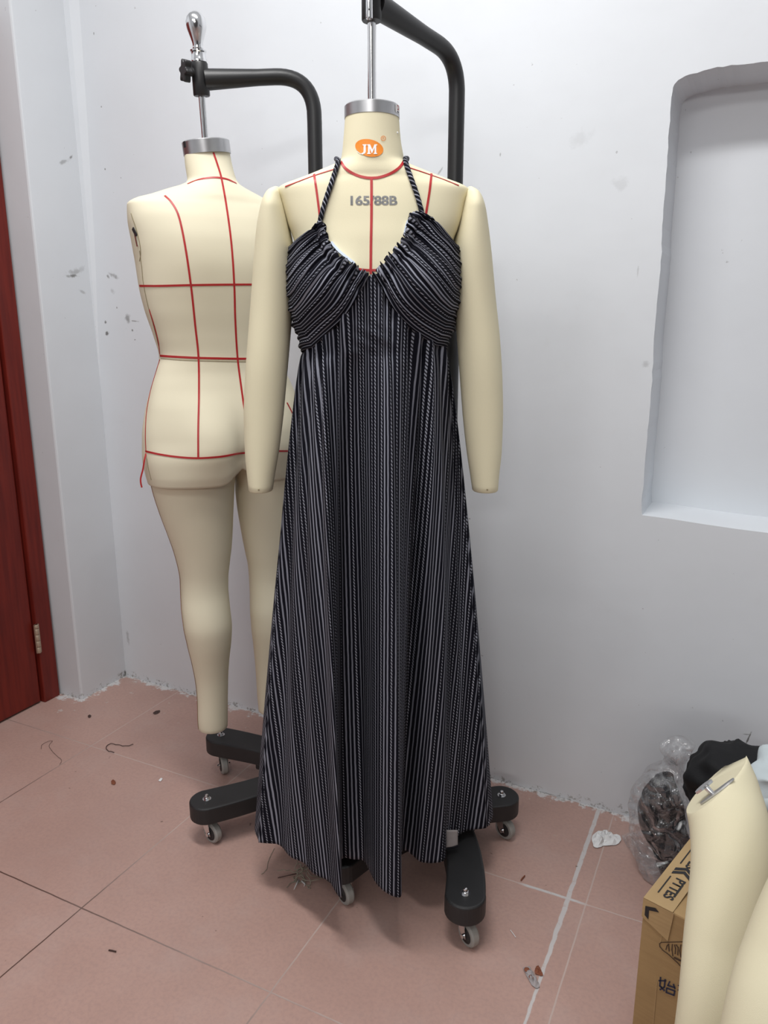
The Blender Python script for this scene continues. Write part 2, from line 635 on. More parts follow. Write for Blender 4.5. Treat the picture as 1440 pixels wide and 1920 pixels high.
def make_door():
    t = NT('red_varnished_wood')
    v = t.obj()
    mp = t.n('ShaderNodeMapping')
    t.l(v, mp.inputs[0])
    mp.inputs['Scale'].default_value = (12, 12, 0.7)
    g = t.noise(mp.outputs[0], 6, 6, 0.6)
    t.set(color=t.mix(t.step(g, 0.3, 0.75), c4(0.170, 0.018, 0.011), c4(0.105, 0.011, 0.008)), rough=0.36, spec=0.35)
    t.bump(g, 0.06, 0.002)
    return t.m


M_door = make_door()


def make_card(name, a, b, rough=0.75):
    t = NT(name)
    v = t.obj()
    mp = t.n('ShaderNodeMapping')
    t.l(v, mp.inputs[0])
    mp.inputs['Scale'].default_value = (3, 3, 60)
    n = t.noise(v, 9, 5, 0.6)
    w = t.noise(mp.outputs[0], 4, 2)
    col = t.mix(t.step(n, 0.3, 0.75), c4(*a), c4(*b))
    col = t.mix(t.step(w, 0.4, 0.7, 0, 0.12), col, c4(0.22, 0.13, 0.06))
    t.set(color=col, rough=rough, spec=0.25)
    t.bump(t.math('ADD', n, t.math('MULTIPLY', w, 0.3)), 0.15, 0.004)
    return t.m


M_card = make_card('corrugated_cardboard', (0.40, 0.265, 0.125), (0.345, 0.225, 0.105))
M_tapeclear = make_card('glossy_parcel_tape', (0.46, 0.32, 0.16), (0.42, 0.285, 0.14), 0.12)


def make_plastic():
    t = NT('clear_crinkled_plastic')
    v = t.obj()
    h = t.noise(v, 22, 5, 0.65)
    vo = t.n('ShaderNodeTexVoronoi', feature='DISTANCE_TO_EDGE')
    wv = t.n('ShaderNodeVectorMath', operation='ADD')
    nz = t.n('ShaderNodeTexNoise')
    nz.inputs['Scale'].default_value = 14
    t.l(v, nz.inputs['Vector'])
    sc = t.n('ShaderNodeVectorMath', operation='SCALE')
    sc.inputs['Scale'].default_value = 0.09
    t.l(nz.outputs['Color'], sc.inputs[0])
    t.l(v, wv.inputs[0])
    t.l(sc.outputs[0], wv.inputs[1])
    t.l(wv.outputs[0], vo.inputs['Vector'])
    vo.inputs['Scale'].default_value = 17
    bp = t.n('ShaderNodeBump')
    bp.inputs['Strength'].default_value = 0.9
    bp.inputs['Distance'].default_value = 0.02
    t.l(t.math('ADD', h, t.math('MULTIPLY', t.step(vo.outputs[0], 0.0, 0.22), 0.7)), bp.inputs['Height'])
    gl = t.n('ShaderNodeBsdfGlossy')
    gl.inputs['Roughness'].default_value = 0.06
    gl.inputs['Color'].default_value = c4(0.95, 0.95, 0.95)
    t.l(bp.outputs[0], gl.inputs['Normal'])
    tr = t.n('ShaderNodeBsdfTransparent')
    tr.inputs['Color'].default_value = c4(0.95, 0.95, 0.955)
    df = t.n('ShaderNodeBsdfDiffuse')
    df.inputs['Color'].default_value = c4(0.75, 0.76, 0.78)
    lw = t.n('ShaderNodeLayerWeight')
    lw.inputs['Blend'].default_value = 0.5
    t.l(bp.outputs[0], lw.inputs['Normal'])
    fac = t.math('POWER', lw.outputs['Facing'], 2.5)
    n5 = t.noise(wv.outputs[0], 11, 2, 0.5)
    crease = t.step(t.math('ABSOLUTE', t.math('SUBTRACT', n5, 0.5)), 0.016, 0.0, 0.0, 0.30)  # thin streak highlights of the film, painted in as white diffuse lines
    rid = t.math('MAXIMUM', t.step(h, 0.50, 0.66, 0.05, 0.22), crease)
    m1 = t.n('ShaderNodeMixShader')
    t.l(rid, m1.inputs[0])
    t.l(tr.outputs[0], m1.inputs[1])
    t.l(df.outputs[0], m1.inputs[2])
    m2 = t.n('ShaderNodeMixShader')
    t.l(t.math('MULTIPLY_ADD', fac, 0.45, 0.12, clamp=True), m2.inputs[0])
    t.l(m1.outputs[0], m2.inputs[1])
    t.l(gl.outputs[0], m2.inputs[2])
    t.l(m2.outputs[0], t.out.inputs['Surface'])
    return t.m


M_plastic = make_plastic()


def make_knit():
    t = NT('patterned_cloth')
    v = t.obj()
    w = t.n('ShaderNodeTexWave', wave_type='RINGS')
    t.l(v, w.inputs[0])
    w.inputs['Scale'].default_value = 14
    w.inputs['Distortion'].default_value = 6
    t.set(color=t.mix(t.step(w.outputs[1], 0.35, 0.6), c4(0.42, 0.43, 0.42), c4(0.10, 0.06, 0.07)), rough=0.9, spec=0.1)
    return t.m


M_pattern = make_knit()

# ------------------------------------------------------------------ room shell
wy = lambda x, off=0.0: 1.847 - off - 0.0267 * x

fb = bmesh.new()
prism_bm(fb, [(-3.2, -1.5), (1.8, -1.5), (1.8, 2.05), (-3.2, 2.05)], -0.08, 0.0)
floor_o = structure(bm_obj('floor', fb, M_floor))

# back wall with a shallow recess that has ragged, hand-plastered edges
nich = []
left_px = [(1205, 966), (1203, 955), (1208, 880), (1215, 800), (1222, 720), (1226, 640), (1232, 560), (1240, 480), (1243, 400), (1250, 320), (1255, 240), (1259, 180), (1264, 160), (1275, 147), (1300, 138), (1340, 127), (1390, 121), (1440, 115)]
pts = [on_wall(*p) for p in left_px]
pts = catmull(pts, 70)
rnd = random.Random(3)
lp = []
for i, p in enumerate(pts):
    j = 0.0012
    lp.append((p[0] + rnd.uniform(-j, j), p[2] + rnd.uniform(-j, j)))
tr = (0.62, lp[-1][1] + 0.03)
bot = [on_wall(*p) for p in [(1440, 1000), (1380, 990), (1320, 983), (1260, 974)]]
lp_bot = [(0.62, bot[0][2] - 0.012)] + [(b[0], b[2] + rnd.uniform(-.002, .002)) for b in bot]
ring = lp + [tr] + lp_bot
bm = bmesh.new()
outer = [(-2.6, -0.08), (1.8, -0.08), (1.8, 3.0), (-2.6, 3.0)]
ov = [bm.verts.new((x, wy(x), z)) for x, z in outer]
iv = [bm.verts.new((x, wy(x), z)) for x, z in ring]
edges = [bm.edges.new((a, b)) for a, b in zip(ov, ov[1:] + ov[:1])] + [bm.edges.new((a, b)) for a, b in zip(iv, iv[1:] + iv[:1])]
bmesh.ops.triangle_fill(bm, edges=edges, use_beauty=True)
NDEP = 0.125
iv2 = []
cx, cz = 0.2, 1.28
for k, (x, z) in enumerate(ring):
    s = 0.985
    iv2.append(bm.verts.new((cx + (x - cx) * s, wy(x) + NDEP, cz + (z - cz) * s)))
nn = len(iv)
for i in range(nn):
    bm.faces.new((iv[i], iv[(i + 1) % nn], iv2[(i + 1) % nn], iv2[i]))
bm.faces.new(iv2)
bv = [bm.verts.new((x, wy(x) + 0.25, z)) for x, z in outer]
bm.faces.new(bv[::-1])
for i in range(4):
    bm.faces.new((ov[i], ov[(i + 1) % 4], bv[(i + 1) % 4], bv[i]))
wall_back = structure(bm_obj('wall_back', bm, M_wall))
bevel(wall_back, 0.004, 2, 50)

# left pier beside the door
bm = bmesh.new()
prism_bm(bm, [(-2.5, 1.688), (-1.985, 1.694), (-1.985, 1.905), (-2.5, 1.91)], -0.05, 3.0)
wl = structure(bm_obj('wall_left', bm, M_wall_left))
bevel(wl, 0.006, 2)
# fillet of plaster that widens towards the ceiling in the corner
bm = bmesh.new()
zs = [1.05, 1.25, 1.5, 1.9, 2.3, 3.0]
wd = [0.0005, 0.010, 0.024, 0.036, 0.044, 0.05]
rows = []
for z, w in zip(zs, wd):
    rows.append([bm.verts.new((-1.9856, wy(-1.985) - w * 0.35, z)), bm.verts.new((-1.985 + w * 0.5, wy(-1.985) - w * 0.30, z)), bm.verts.new((-1.985 + w * 1.25, wy(-1.985 + w * 1.25) + 0.0004, z)), bm.verts.new((-1.985 + w, 1.93, z)), bm.verts.new((-1.999, 1.93, z))])
for a, b in zip(rows, rows[1:]):
    for k in range(5):
        bm.faces.new((a[k], a[(k + 1) % 5], b[(k + 1) % 5], b[k]))
bm.faces.new(rows[0][::-1])
bm.faces.new(rows[-1])
structure(bm_obj('trim_1', bm, M_wall, smooth=False))

# red door: leaf, frame, hinge
door = bpy.data.objects.new('door_1', None)
COL.objects.link(door)
door.location = (-2.1, 1.3, 0)
structure(door)
bm = bmesh.new()
prism_bm(bm, [(-2.14, 0.70), (-2.092, 0.70), (-2.092, 1.616), (-2.14, 1.616)], 0.006, 2.05)
# raised panel mouldings
for z0, z1 in ((0.12, 0.78), (0.92, 1.92)):
    box_bm(bm, (-2.091, 1.11, (z0 + z1) / 2), (0.010, 0.52, z1 - z0))
bevel(bm_obj('door_leaf', bm, M_door, door), 0.004)
bm = bmesh.new()
prism_bm(bm, [(-2.2, 1.622), (-2.080, 1.622), (-2.080, 1.685), (-2.2, 1.685)], 0.0, 2.12)
prism_bm(bm, [(-2.2, 0.64), (-2.080, 0.64), (-2.080, 0.694), (-2.2, 0.694)], 0.0, 2.12)
prism_bm(bm, [(-2.2, 0.694), (-2.080, 0.694), (-2.080, 1.622), (-2.2, 1.622)], 2.056, 2.12)
bevel(bm_obj('door_frame', bm, M_door, door), 0.003)
bm = bmesh.new()
hz = [0.185, 0.207, 0.229, 0.251, 0.273, 0.287]
for a, b in zip(hz, hz[1:]):
    lathe_bm(bm, [(0.0065, a + 0.001), (0.0072, a + 0.002), (0.0072, b - 0.002), (0.0065, b - 0.001)], (-2.0775, 1.6195, 0), seg=16)
box_bm(bm, (-2.0785, 1.6205, 0.236), (0.004, 0.018, 0.10))
bm_obj('hinge', bm, M_brass, door, smooth=True, angle=40)
bm = bmesh.new()
q = on_z(33, 757, 0.9)
d_ = ray(34, 752)
q = _C + d_ * (-2.0915 / d_[0])
box_bm(bm, (q[0] + 0.0005, q[1], q[2]), (0.002, 0.006, 0.05))
box_bm(bm, (q[0] + 0.0005, q[1] + 0.003, q[2] - 0.012), (0.002, 0.008, 0.012))
bm_obj('chipped_paint', bm, M_paper, door)
adopt(door)
bm = bmesh.new()
prism_bm(bm, [(-2.5, -1.5), (-2.085, -1.5), (-2.085, 0.64), (-2.5, 0.64)], -0.05, 3.0)
prism_bm(bm, [(-2.5, 0.64), (-2.085, 0.64), (-2.085, 1.69), (-2.5, 1.69)], 2.12, 3.0)
prism_bm(bm, [(-2.5, 0.64), (-2.21, 0.64), (-2.21, 1.685), (-2.5, 1.685)], -0.05, 2.12)
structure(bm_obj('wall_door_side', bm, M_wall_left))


# ------------------------------------------------------------------ body forms
class Body:
    """lofted tailor's form: u = right, v = towards the viewer, z = up (metres), about a vertical axis"""

    def __init__(self, axis, rows, phi=0.0, bumps=()):
        a = np.array(axis, float)
        self.axis = a
        un = a / np.linalg.norm(a)
        self.dist = float(np.linalg.norm(a))
        R0 = np.array([un[1], -un[0]])
        V0 = -un
        self.R0, self.V0 = R0, V0
        c, s = math.cos(phi), math.sin(phi)
        self.V = V0 * c + R0 * s
        self.U = R0 * c - V0 * s
        self.bumps = bumps
        Z, W, CU, CV, F, B, N = [], [], [], [], [], [], []
        for (py, L, Rr, f, b, n, lean) in rows:
            pl, pr = self.plane(L, py, lean), self.plane(Rr, py, lean)
            E = (pr[0] - pl[0]) / 2
            mid = (pr[0] + pl[0]) / 2
            D = (f + b) / 2
            w = math.sqrt(max(E * E - (D * s) ** 2, 1e-6)) / c
            Z.append((pl[1] + pr[1]) / 2)
            W.append(w)
            # centre offset: along R0 by mid, along V0 by lean -> rotated frame
            CU.append(mid * c - lean * s)
            CV.append(mid * s + lean * c)
            F.append(f)
            B.append(b)
            N.append(n)
        o = np.argsort(Z)
        g = lambda A: pchip(np.array(Z)[o], np.array(A)[o])
        self.zmin, self.zmax = min(Z), max(Z)
        self.w, self.cu, self.cv, self.f, self.b, self.n = g(W), g(CU), g(CV), g(F), g(B), g(N)

    def plane(self, px, py, v=0.0):
        """(u0, z) of a pixel on the camera-facing vertical plane at depth v through the axis"""
        d = ray(px, py)
        nrm = np.array([self.V0[0], self.V0[1], 0])
        p0 = np.array([self.axis[0], self.axis[1], 0]) + nrm * v
        t = np.dot(p0 - _C, nrm) / np.dot(d, nrm)
        q = _C + d * t
        return float(np.dot(q[:2] - self.axis, self.R0)), float(q[2])

    def bump(self, u, z, side):
        t = 0.0
        for (bu, bz, su, sz, A, sd) in self.bumps:
            if sd == side:
                t += A * math.exp(-((u - bu) / su) ** 2 - ((z - bz) / sz) ** 2)
        return t

    def local(self, th, z, off=0.0):
        w, n = self.w(z), self.n(z)
        c, s = math.cos(th), math.sin(th)
        u = (w + off) * math.copysign(abs(c) ** (2 / n), c)
        dep = self.f(z) if s >= 0 else self.b(z)
        v = (dep + off) * math.copysign(abs(s) ** (2 / n), s)
        if s >= 0:
            v += self.bump(u, z, 1) * s ** 0.5
        else:
            v -= self.bump(u, z, -1) * (-s) ** 0.5
        return u + self.cu(z), v + self.cv(z)

    def world(self, u, v, z):
        p = self.axis + self.U * u + self.V * v
        return Vector((p[0], p[1], z))

    def surf(self, th, z, off=0.0):
        u, v = self.local(th, z, off)
        return self.world(u, v, z)

    def normal(self, th, z):
        e = 0.02
        a = self.surf(th + e, z) - self.surf(th - e, z)
        b = self.surf(th, min(z + 0.004, self.zmax)) - self.surf(th, max(z - 0.004, self.zmin))
        n = b.cross(a)
        return n.normalized() if n.length > 1e-9 else Vector((0, 0, 1))

    def inside(self, p):
        z = p[2]
        if z > self.zmax or z < self.zmin:
            return False
        q = np.array(p[:2]) - self.axis
        u = float(np.dot(q, self.U)) - self.cu(z)
        v = float(np.dot(q, self.V)) - self.cv(z)
        w, n = self.w(z), self.n(z)
        if abs(u) >= w:
            return False
        k = (1 - (abs(u) / w) ** n) ** (1 / n)
        if v >= 0:
            lim = self.f(z) * k + self.bump(u, z, 1) * k ** 0.25
        else:
            lim = self.b(z) * k + self.bump(u, z, -1) * k ** 0.25
        return abs(v) < lim

    def hit(self, px, py, off=0.0):
        d = ray(px, py)
        d = d / math.hypot(d[0], d[1])
        t = self.dist - 0.32
        prev = t
        best = None
        while t < self.dist + 0.30:
            p = _C + d * t
            if self.inside(p):
                lo, hi = prev, t
                for _ in range(12):
                    mid = (lo + hi) / 2
                    if self.inside(_C + d * mid):
                        hi = mid
                    else:
                        lo = mid
                best = _C + d * lo
                break
            prev = t
            t += 0.004
        if best is None:
            return None
        z = best[2]
        q = np.array(best[:2]) - self.axis
        return best, z

    def theta(self, p):
        """parameter angle and height of a surface point"""
        z = p[2]
        q = np.array([p[0], p[1]]) - self.axis
        u = float(np.dot(q, self.U)) - self.cu(z)
        v = float(np.dot(q, self.V)) - self.cv(z)
        w, n = self.w(z), self.n(z)
        cu = min(max(u / w, -1), 1)
        c = math.copysign(abs(cu) ** (n / 2), cu)
        th = math.acos(min(max(c, -1), 1))
        return th if v >= 0 else -th

    def hit_tz(self, px, py):
        h = self.hit(px, py)
        if h is None:
            return None
        p, z = h
        return self.theta(p), z

    def mesh(self, name, mat, parent, zs, seg=112, close_top=True, close_bottom=True):
        V, Fc = [], []
        for z in zs:
            for k in range(seg):
                V.append(self.surf(2 * math.pi * k / seg, z))
        for i in range(len(zs) - 1):
            for k in range(seg):
                Fc.append((i * seg + k, i * seg + (k + 1) % seg, (i + 1) * seg + (k + 1) % seg, (i + 1) * seg + k))
        if close_bottom:
            Fc.append(tuple(range(seg))[::-1])
        if close_top:
            b = (len(zs) - 1) * seg
            Fc.append(tuple(range(b, b + seg)))
        return mesh_obj(name, V, outward(V, Fc, self.axis), mat, parent)


def ribbon(name, pts, nrms, width, thick, mat, parent):
    """thin strip lying on a surface"""
    V, Fc = [], []
    n = len(pts)
    for i in range(n):
        t = (Vector(pts[min(i + 1, n - 1)]) - Vector(pts[max(i - 1, 0)])).normalized()
        nr = Vector(nrms[i])
        s = t.cross(nr).normalized() * (width / 2)
        p = Vector(pts[i]) + nr * 0.0003
        V += [p - s, p + s, p + s + nr * thick, p - s + nr * thick]
    for i in range(n - 1):
        a, b = i * 4, i * 4 + 4
        for k in range(4):
            Fc.append((a + k, a + (k + 1) % 4, b + (k + 1) % 4, b + k))
    Fc += [(3, 2, 1, 0), tuple((n - 1) * 4 + k for k in range(4))]
    return mesh_obj(name, V, Fc, mat, parent, smooth=False)


def tape_px(body, name, pxs, parent, width=0.0042, n=40, mat=None, thick=0.0007):
    P, N = [], []
    for q in catmull(pxs, n):
        h = body.hit_tz(*q)
        if h is None:
            continue
        th, z = h
        nr = body.normal(th, z)
        P.append(body.surf(th, z))
        N.append(nr)
    if len(P) > 2:
        return ribbon(name, P, N, width, thick, mat or M_tape, parent)


def tape_tz(body, name, tzs, parent, width=0.0042, mat=None, thick=0.0007):
    P = [body.surf(t, z) for t, z in tzs]
    N = [body.normal(t, z) for t, z in tzs]
    return ribbon(name, P, N, width, thick, mat or M_tape, parent)


def decal(body, name, me, to_px, mat, parent, off=0.0008, cuts=3):
    """wrap flat lettering (local x,y) onto the form; to_px maps x,y to a pixel of the photo"""
    bm = bmesh.new()
    bm.from_mesh(me)
    bmesh.ops.triangulate(bm, faces=bm.faces[:])
    if cuts:
        bmesh.ops.subdivide_edges(bm, edges=bm.edges[:], cuts=cuts, use_grid_fill=True)
    for v in bm.verts:
        h = body.hit_tz(*to_px(v.co.x, v.co.y))
        if h is None:
            continue
        v.co = body.surf(*h) + body.normal(*h) * off
    return bm_obj(name, bm, mat, parent)


# ---- the front form ------------------------------------------------------------------------------
AX1 = (-0.679, 1.338)
FRONT_ROWS = [
    # py, left px, right px, front, back, exponent, lean
    (221, 647, 748, 0.049, 0.049, 2.0, -0.005),
    (260, 644, 751, 0.052, 0.052, 2.0, -0.005),
    (290, 641, 756, 0.055, 0.056, 2.0, -0.005),
    (303, 638, 759, 0.057, 0.060, 2.0, -0.005),
    (312, 622, 775, 0.058, 0.063, 2.0, -0.006),
    (320, 602, 795, 0.060, 0.066, 2.0, -0.007),
    (330, 577, 821, 0.062, 0.070, 2.0, -0.008),
    (340, 550, 849, 0.064, 0.074, 2.0, -0.010),
    (348, 530, 869, 0.066, 0.078, 2.1, -0.010),
    (356, 521, 879, 0.068, 0.081, 2.2, -0.010),
    (380, 528, 873, 0.074, 0.088, 2.3, -0.010),
    (420, 540, 863, 0.082, 0.096, 2.4, -0.010),
    (460, 553, 848, 0.090, 0.100, 2.4, -0.010),
    (520, 556, 846, 0.095, 0.100, 2.3, -0.010),
    (580, 562, 840, 0.092, 0.095, 2.2, -0.010),
    (660, 580, 824, 0.085, 0.085, 2.2, -0.010),
    (710, 594, 810, 0.072, 0.082, 2.2, -0.010),
    (770, 606, 798, 0.054, 0.076, 2.2, -0.010),
    (840, 625, 780, 0.028, 0.060, 2.2, -0.010),
    (880, 650, 755, 0.012, 0.040, 2.2, -0.010),
]
FB = Body(AX1, FRONT_ROWS, 0.0, bumps=())
_zb = FB.plane(700, 545, 0.08)[1]
FB.bumps = ((0.078, _zb, 0.052, 0.055, 0.034, 1), (-0.078, _zb, 0.052, 0.055, 0.034, 1))
form = thing('dress_form', 'cream tailor dress form facing the camera, wearing the striped dress', 'dress form', (*AX1, 0.95))
zs = list(np.linspace(FB.zmin, FB.zmax - 0.32, 40)) + list(np.linspace(FB.zmax - 0.315, FB.zmax, 90))
FB.mesh('torso', M_jersey, form, zs)
# aluminium neck cap
capc = FB.surf(math.pi / 2, FB.zmax)
cu_, cv_ = FB.cu(FB.zmax), FB.cv(FB.zmax)
cc = FB.world(cu_, cv_, FB.zmax)
rcap = FB.w(FB.zmax) + 0.0012
ztop = FB.plane(697, 198, 0.0)[1]
bm = bmesh.new()
hh = ztop - FB.zmax
lathe_bm(bm, [(rcap, -0.002), (rcap, hh - 0.002), (rcap - 0.002, hh), (0.02, hh + 0.001), (0.012, hh + 0.003), (0.0, hh + 0.003)], cc, seg=72)
cap1 = bm_obj('neck_cap', bm, M_alu, form, smooth=True, angle=35)
# sticker on the cap
P, Fc = [], []
for i in range(7):
    a = math.radians(14 + 3.4 * i)
    for zz in (0.003, hh - 0.004):
        dvec = FB.U * math.cos(a) + FB.V * math.sin(a)
        p = np.array(cc) + np.array([*(dvec * (rcap + 0.0006)), zz])
        P.append(p)
for i in range(6):
    Fc.append((2 * i, 2 * i + 2, 2 * i + 3, 2 * i + 1))
st = mesh_obj('sticker', P, Fc, M_white, cap1)
st['label'] = 'small white sticker'
for (aa, zz, rr, mt, nm) in ((24, 0.62, 0.0042, M_tape, 'sticker_mark'), (26, 0.60, 0.0026, M_white, 'sticker_mark'), (23.5, 0.26, 0.0028, M_navyink, 'sticker_mark')):
    V = []
    for k in range(14):
        b_ = 2 * math.pi * k / 14
        a = math.radians(aa) + rr * math.cos(b_) / rcap * (1.6 if mt is M_navyink else 1)
        dvec = FB.U * math.cos(a) + FB.V * math.sin(a)
        V.append(np.array(cc) + np.array([*(dvec * (rcap + 0.0009 + (0.0003 if mt is M_white else 0))), hh * zz + rr * math.sin(b_) * (0.35 if mt is M_navyink else 1)]))
    mesh_obj(nm, V, [tuple(range(14))], mt, st)

# arms (padded, hanging straight, cut flat at the wrist)
ARM_L = [(349, 512, 521), (353, 504, 523), (360, 498, 526), (372, 492, 529), (390, 487, 534), (420, 481, 541), (470, 476, 549), (560, 470, 549), (640, 465, 544), (720, 461, 538), (780, 460, 533), (840, 463, 526), (890, 468, 518), (912, 471, 515)]
ARM_R = [(349, 879, 886), (353, 877, 893), (360, 873, 900), (372, 870, 906), (390, 866, 911), (420, 859, 916), (470, 851, 922), (560, 852, 930), (640, 857, 937), (720, 862, 940), (780, 866, 940), (840, 872, 937), (890, 879, 931), (912, 882, 929)]


def build_arm(rows, name, side):
    zz, ul, ur = [], [], []
    for py, l, r in rows:
        a = FB.plane(l, py, 0.0)
        b = FB.plane(r, py, 0.0)
        zz.append(a[1]); ul.append(a[0]); ur.append(b[0])
    o = np.argsort(zz)
    fl, fr_ = pchip(np.array(zz)[o], np.array(ul)[o]), pchip(np.array(zz)[o], np.array(ur)[o])
    Z = list(np.linspace(min(zz), max(zz) - 0.05, 50)) + list(np.linspace(max(zz) - 0.048, max(zz), 26))
    zt = max(zz)
    dp = pchip([min(zz), min(zz) + 0.16, zt - 0.28, zt - 0.12, zt - 0.04, zt - 0.012, zt], [0.030, 0.038, 0.048, 0.058, 0.055, 0.038, 0.012])
    cvf = pchip([min(zz), min(zz) + 0.2, zt - 0.15, zt], [0.030, 0.012, -0.010, -0.012])
    seg = 48
    V, Fc = [], []
    for z in Z:
        l, r = fl(z), fr_(z)
        c, hw = (l + r) / 2, (r - l) / 2
        for k in range(seg):
            a = 2 * math.pi * k / seg
            V.append(FB.world(c + hw * math.cos(a), cvf(z) + dp(z) * math.sin(a), z))
    for i in range(len(Z) - 1):
        for k in range(seg):
            Fc.append((i * seg + k, i * seg + (k + 1) % seg, (i + 1) * seg + (k + 1) % seg, (i + 1) * seg + k))
    Fc.append(tuple(range((len(Z) - 1) * seg, len(Z) * seg)))
    # flat wrist with a small rounded edge
    base = len(V)
    z = Z[0]
    l, r = fl(z), fr_(z)
    c, hw = (l + r) / 2, (r - l) / 2
    for k in range(seg):
        a = 2 * math.pi * k / seg
        V.append(FB.world(c + hw * 0.93 * math.cos(a), cvf(z) + dp(z) * 0.93 * math.sin(a), z - 0.002))
    for k in range(seg):
        Fc.append((base + k, base + (k + 1) % seg, (k + 1) % seg, k))
    Fc.append(tuple(range(base, base + seg))[::-1])
    a_ = mesh_obj('arm', V, Fc, M_jersey, form)
    # small thumb-tack dimple near the wrist
    bm = bmesh.new()
    zt2 = Z[0] + 0.006
    p = FB.world((fl(zt2) + fr_(zt2)) / 2, cvf(zt2) + dp(zt2) + 0.0005, zt2)
    bmesh.ops.create_uvsphere(bm, u_segments=10, v_segments=6, radius=0.0018, matrix=Matrix.Translation(p))
    bm_obj('pin_head', bm, M_seam, a_, smooth=True)
    return a_


build_arm(ARM_L, 'arm', -1)
build_arm(ARM_R, 'arm', 1)
# shoulder seams where the arm pads meet the torso
tape_px(FB, 'shoulder_seam', [(522, 358), (529, 384), (538, 415), (548, 448)], form, 0.0016, 24, M_seam, 0.0006)
tape_px(FB, 'shoulder_seam', [(878, 358), (872, 384), (862, 416), (852, 448)], form, 0.0016, 24, M_seam, 0.0006)
# red style tapes
tape_px(FB, 'style_tape', [(639, 303), (648, 316), (665, 327), (682, 332.5), (697, 334), (712, 332.5), (731, 326), (748, 315), (757, 303)], form, 0.0046, 50)
tape_px(FB, 'style_tape', [(696.5, 335), (696.5, 400), (695.5, 460), (695, 514)], form, 0.0046, 50)
tape_px(FB, 'style_tape', [(589, 327), (594, 360), (599, 400), (602, 432)], form, 0.0040, 30)
tape_px(FB, 'style_tape', [(809, 326), (805, 360), (799, 398), (796, 420)], form, 0.0040, 30)
tape_px(FB, 'style_tape', [(660, 503), (680, 506), (695, 507), (712, 506), (730, 503)], form, 0.0042, 30)
for pts_ in ([(635, 314), (612, 321), (588, 329), (560, 339.5), (535, 349)], [(762, 312), (790, 321), (810, 328), (835, 337), (860, 347)]):
    tape_px(FB, 'style_tape', [(x, y + 1.2) for x, y in pts_], form, 0.0022, 30)
# neck logo: orange oval with white JM, and the registered sign
eb = bmesh.new()
rngs = []
ctr = eb.verts.new((0, 0, 0))
for r in (0.33, 0.66, 1.0):
    rngs.append([eb.verts.new((r * math.cos(2 * math.pi * k / 48), r * math.sin(2 * math.pi * k / 48), 0)) for k in range(48)])
for k in range(48):
    eb.faces.new((ctr, rngs[0][k], rngs[0][(k + 1) % 48]))
for a, b in zip(rngs, rngs[1:]):
    for k in range(48):
        eb.faces.new((a[k], b[k], b[(k + 1) % 48], a[(k + 1) % 48]))
eme = bpy.data.meshes.new('oval')
eb.to_mesh(eme)
eb.free()


def oval_px(x, y):
    a = math.radians(13)
    X, Y = x * 26.5, y * 16.0
    return 692.5 + X * math.cos(a) - (-Y) * math.sin(a) * 1.0, 277.5 + X * math.sin(a) + (-Y) * math.cos(a)


logo = decal(FB, 'logo_oval', eme, oval_px, M_orange, form, 0.0007, 0)
logo['label'] = 'orange oval logo'
polys = {
    'J': [(0.30, 1), (1.00, 1), (1.00, 0.90), (0.86, 0.86), (0.86, 0.22), (0.72, 0.02), (0.40, -0.04), (-0.2, 0.06), (-0.75, 0.34), (-0.95, 0.52), (-0.62, 0.20), (-0.1, -0.02), (0.42, -0.10), (0.10, 0.04), (0.42, 0.14), (0.48, 0.3), (0.48, 0.86), (0.30, 0.9)],
    'M': [(1.12, 1), (1.62, 1), (2.02, 0.42), (2.38, 1), (2.86, 1), (2.86, 0.90), (2.70, 0.86), (2.70, 0.10), (2.86, 0.06), (2.86, -0.04), (2.26, -0.04), (2.26, 0.06), (2.40, 0.1), (2.40, 0.66), (1.98, 0.05), (1.90, 0.05), (1.56, 0.58), (1.56, 0.1), (1.72, 0.06), (1.72, -0.04), (1.12, -0.04), (1.12, 0.06), (1.26, 0.1), (1.26, 0.86), (1.12, 0.9)],
}
for key, pl in polys.items():
    lb = bmesh.new()
    vs = [lb.verts.new((x, y, 0)) for x, y in pl]
    ed = [lb.edges.new((a, b)) for a, b in zip(vs, vs[1:] + vs[:1])]
    bmesh.ops.triangle_fill(lb, edges=ed, use_beauty=True)
    lme = bpy.data.meshes.new('letter')
    lb.to_mesh(lme)
    lb.free()
    decal(FB, 'logo_letter', lme, lambda x, y: (677.0 + x * 10.5, 288.5 - y * 17.5), M_white, logo, 0.0011, 2)
decal(FB, 'logo_letter', text_mesh('R', 1.0), lambda x, y: (718.4 + x * 6.2, 259.6 - y * 6.2), M_orange, logo, 0.0009, 1)
rb = bmesh.new()
o1 = [rb.verts.new((math.cos(2 * math.pi * k / 28), math.sin(2 * math.pi * k / 28), 0)) for k in range(28)]
o2 = [rb.verts.new((0.80 * math.cos(2 * math.pi * k / 28), 0.80 * math.sin(2 * math.pi * k / 28), 0)) for k in range(28)]
for k in range(28):
    rb.faces.new((o1[k], o1[(k + 1) % 28], o2[(k + 1) % 28], o2[k]))
rme = bpy.data.meshes.new('ring')
rb.to_mesh(rme)
rb.free()
decal(FB, 'logo_ring', rme, lambda x, y: (718.4 + x * 4.6, 259.6 - y * 4.8), M_orange, logo, 0.0009, 0)
_tb = bmesh.new()
for _sx in (-0.022, 0.0, 0.022):
    _tm = text_mesh('165/88B', 1.0, 0.014)
    for _v in _tm.vertices:
        _v.co.x += _sx
    _tb.from_mesh(_tm)
_tm = bpy.data.meshes.new('lettering')
_tb.to_mesh(_tm)
_tb.free()
sz = decal(FB, 'size_text', _tm, lambda x, y: (698.5 + x * 27.5, 377 - y * 24.0), M_grey, form, 0.0006, 2)
sz['label'] = 'grey printed size lettering'
bm = bmesh.new()
hp = FB.hit(745, 249)
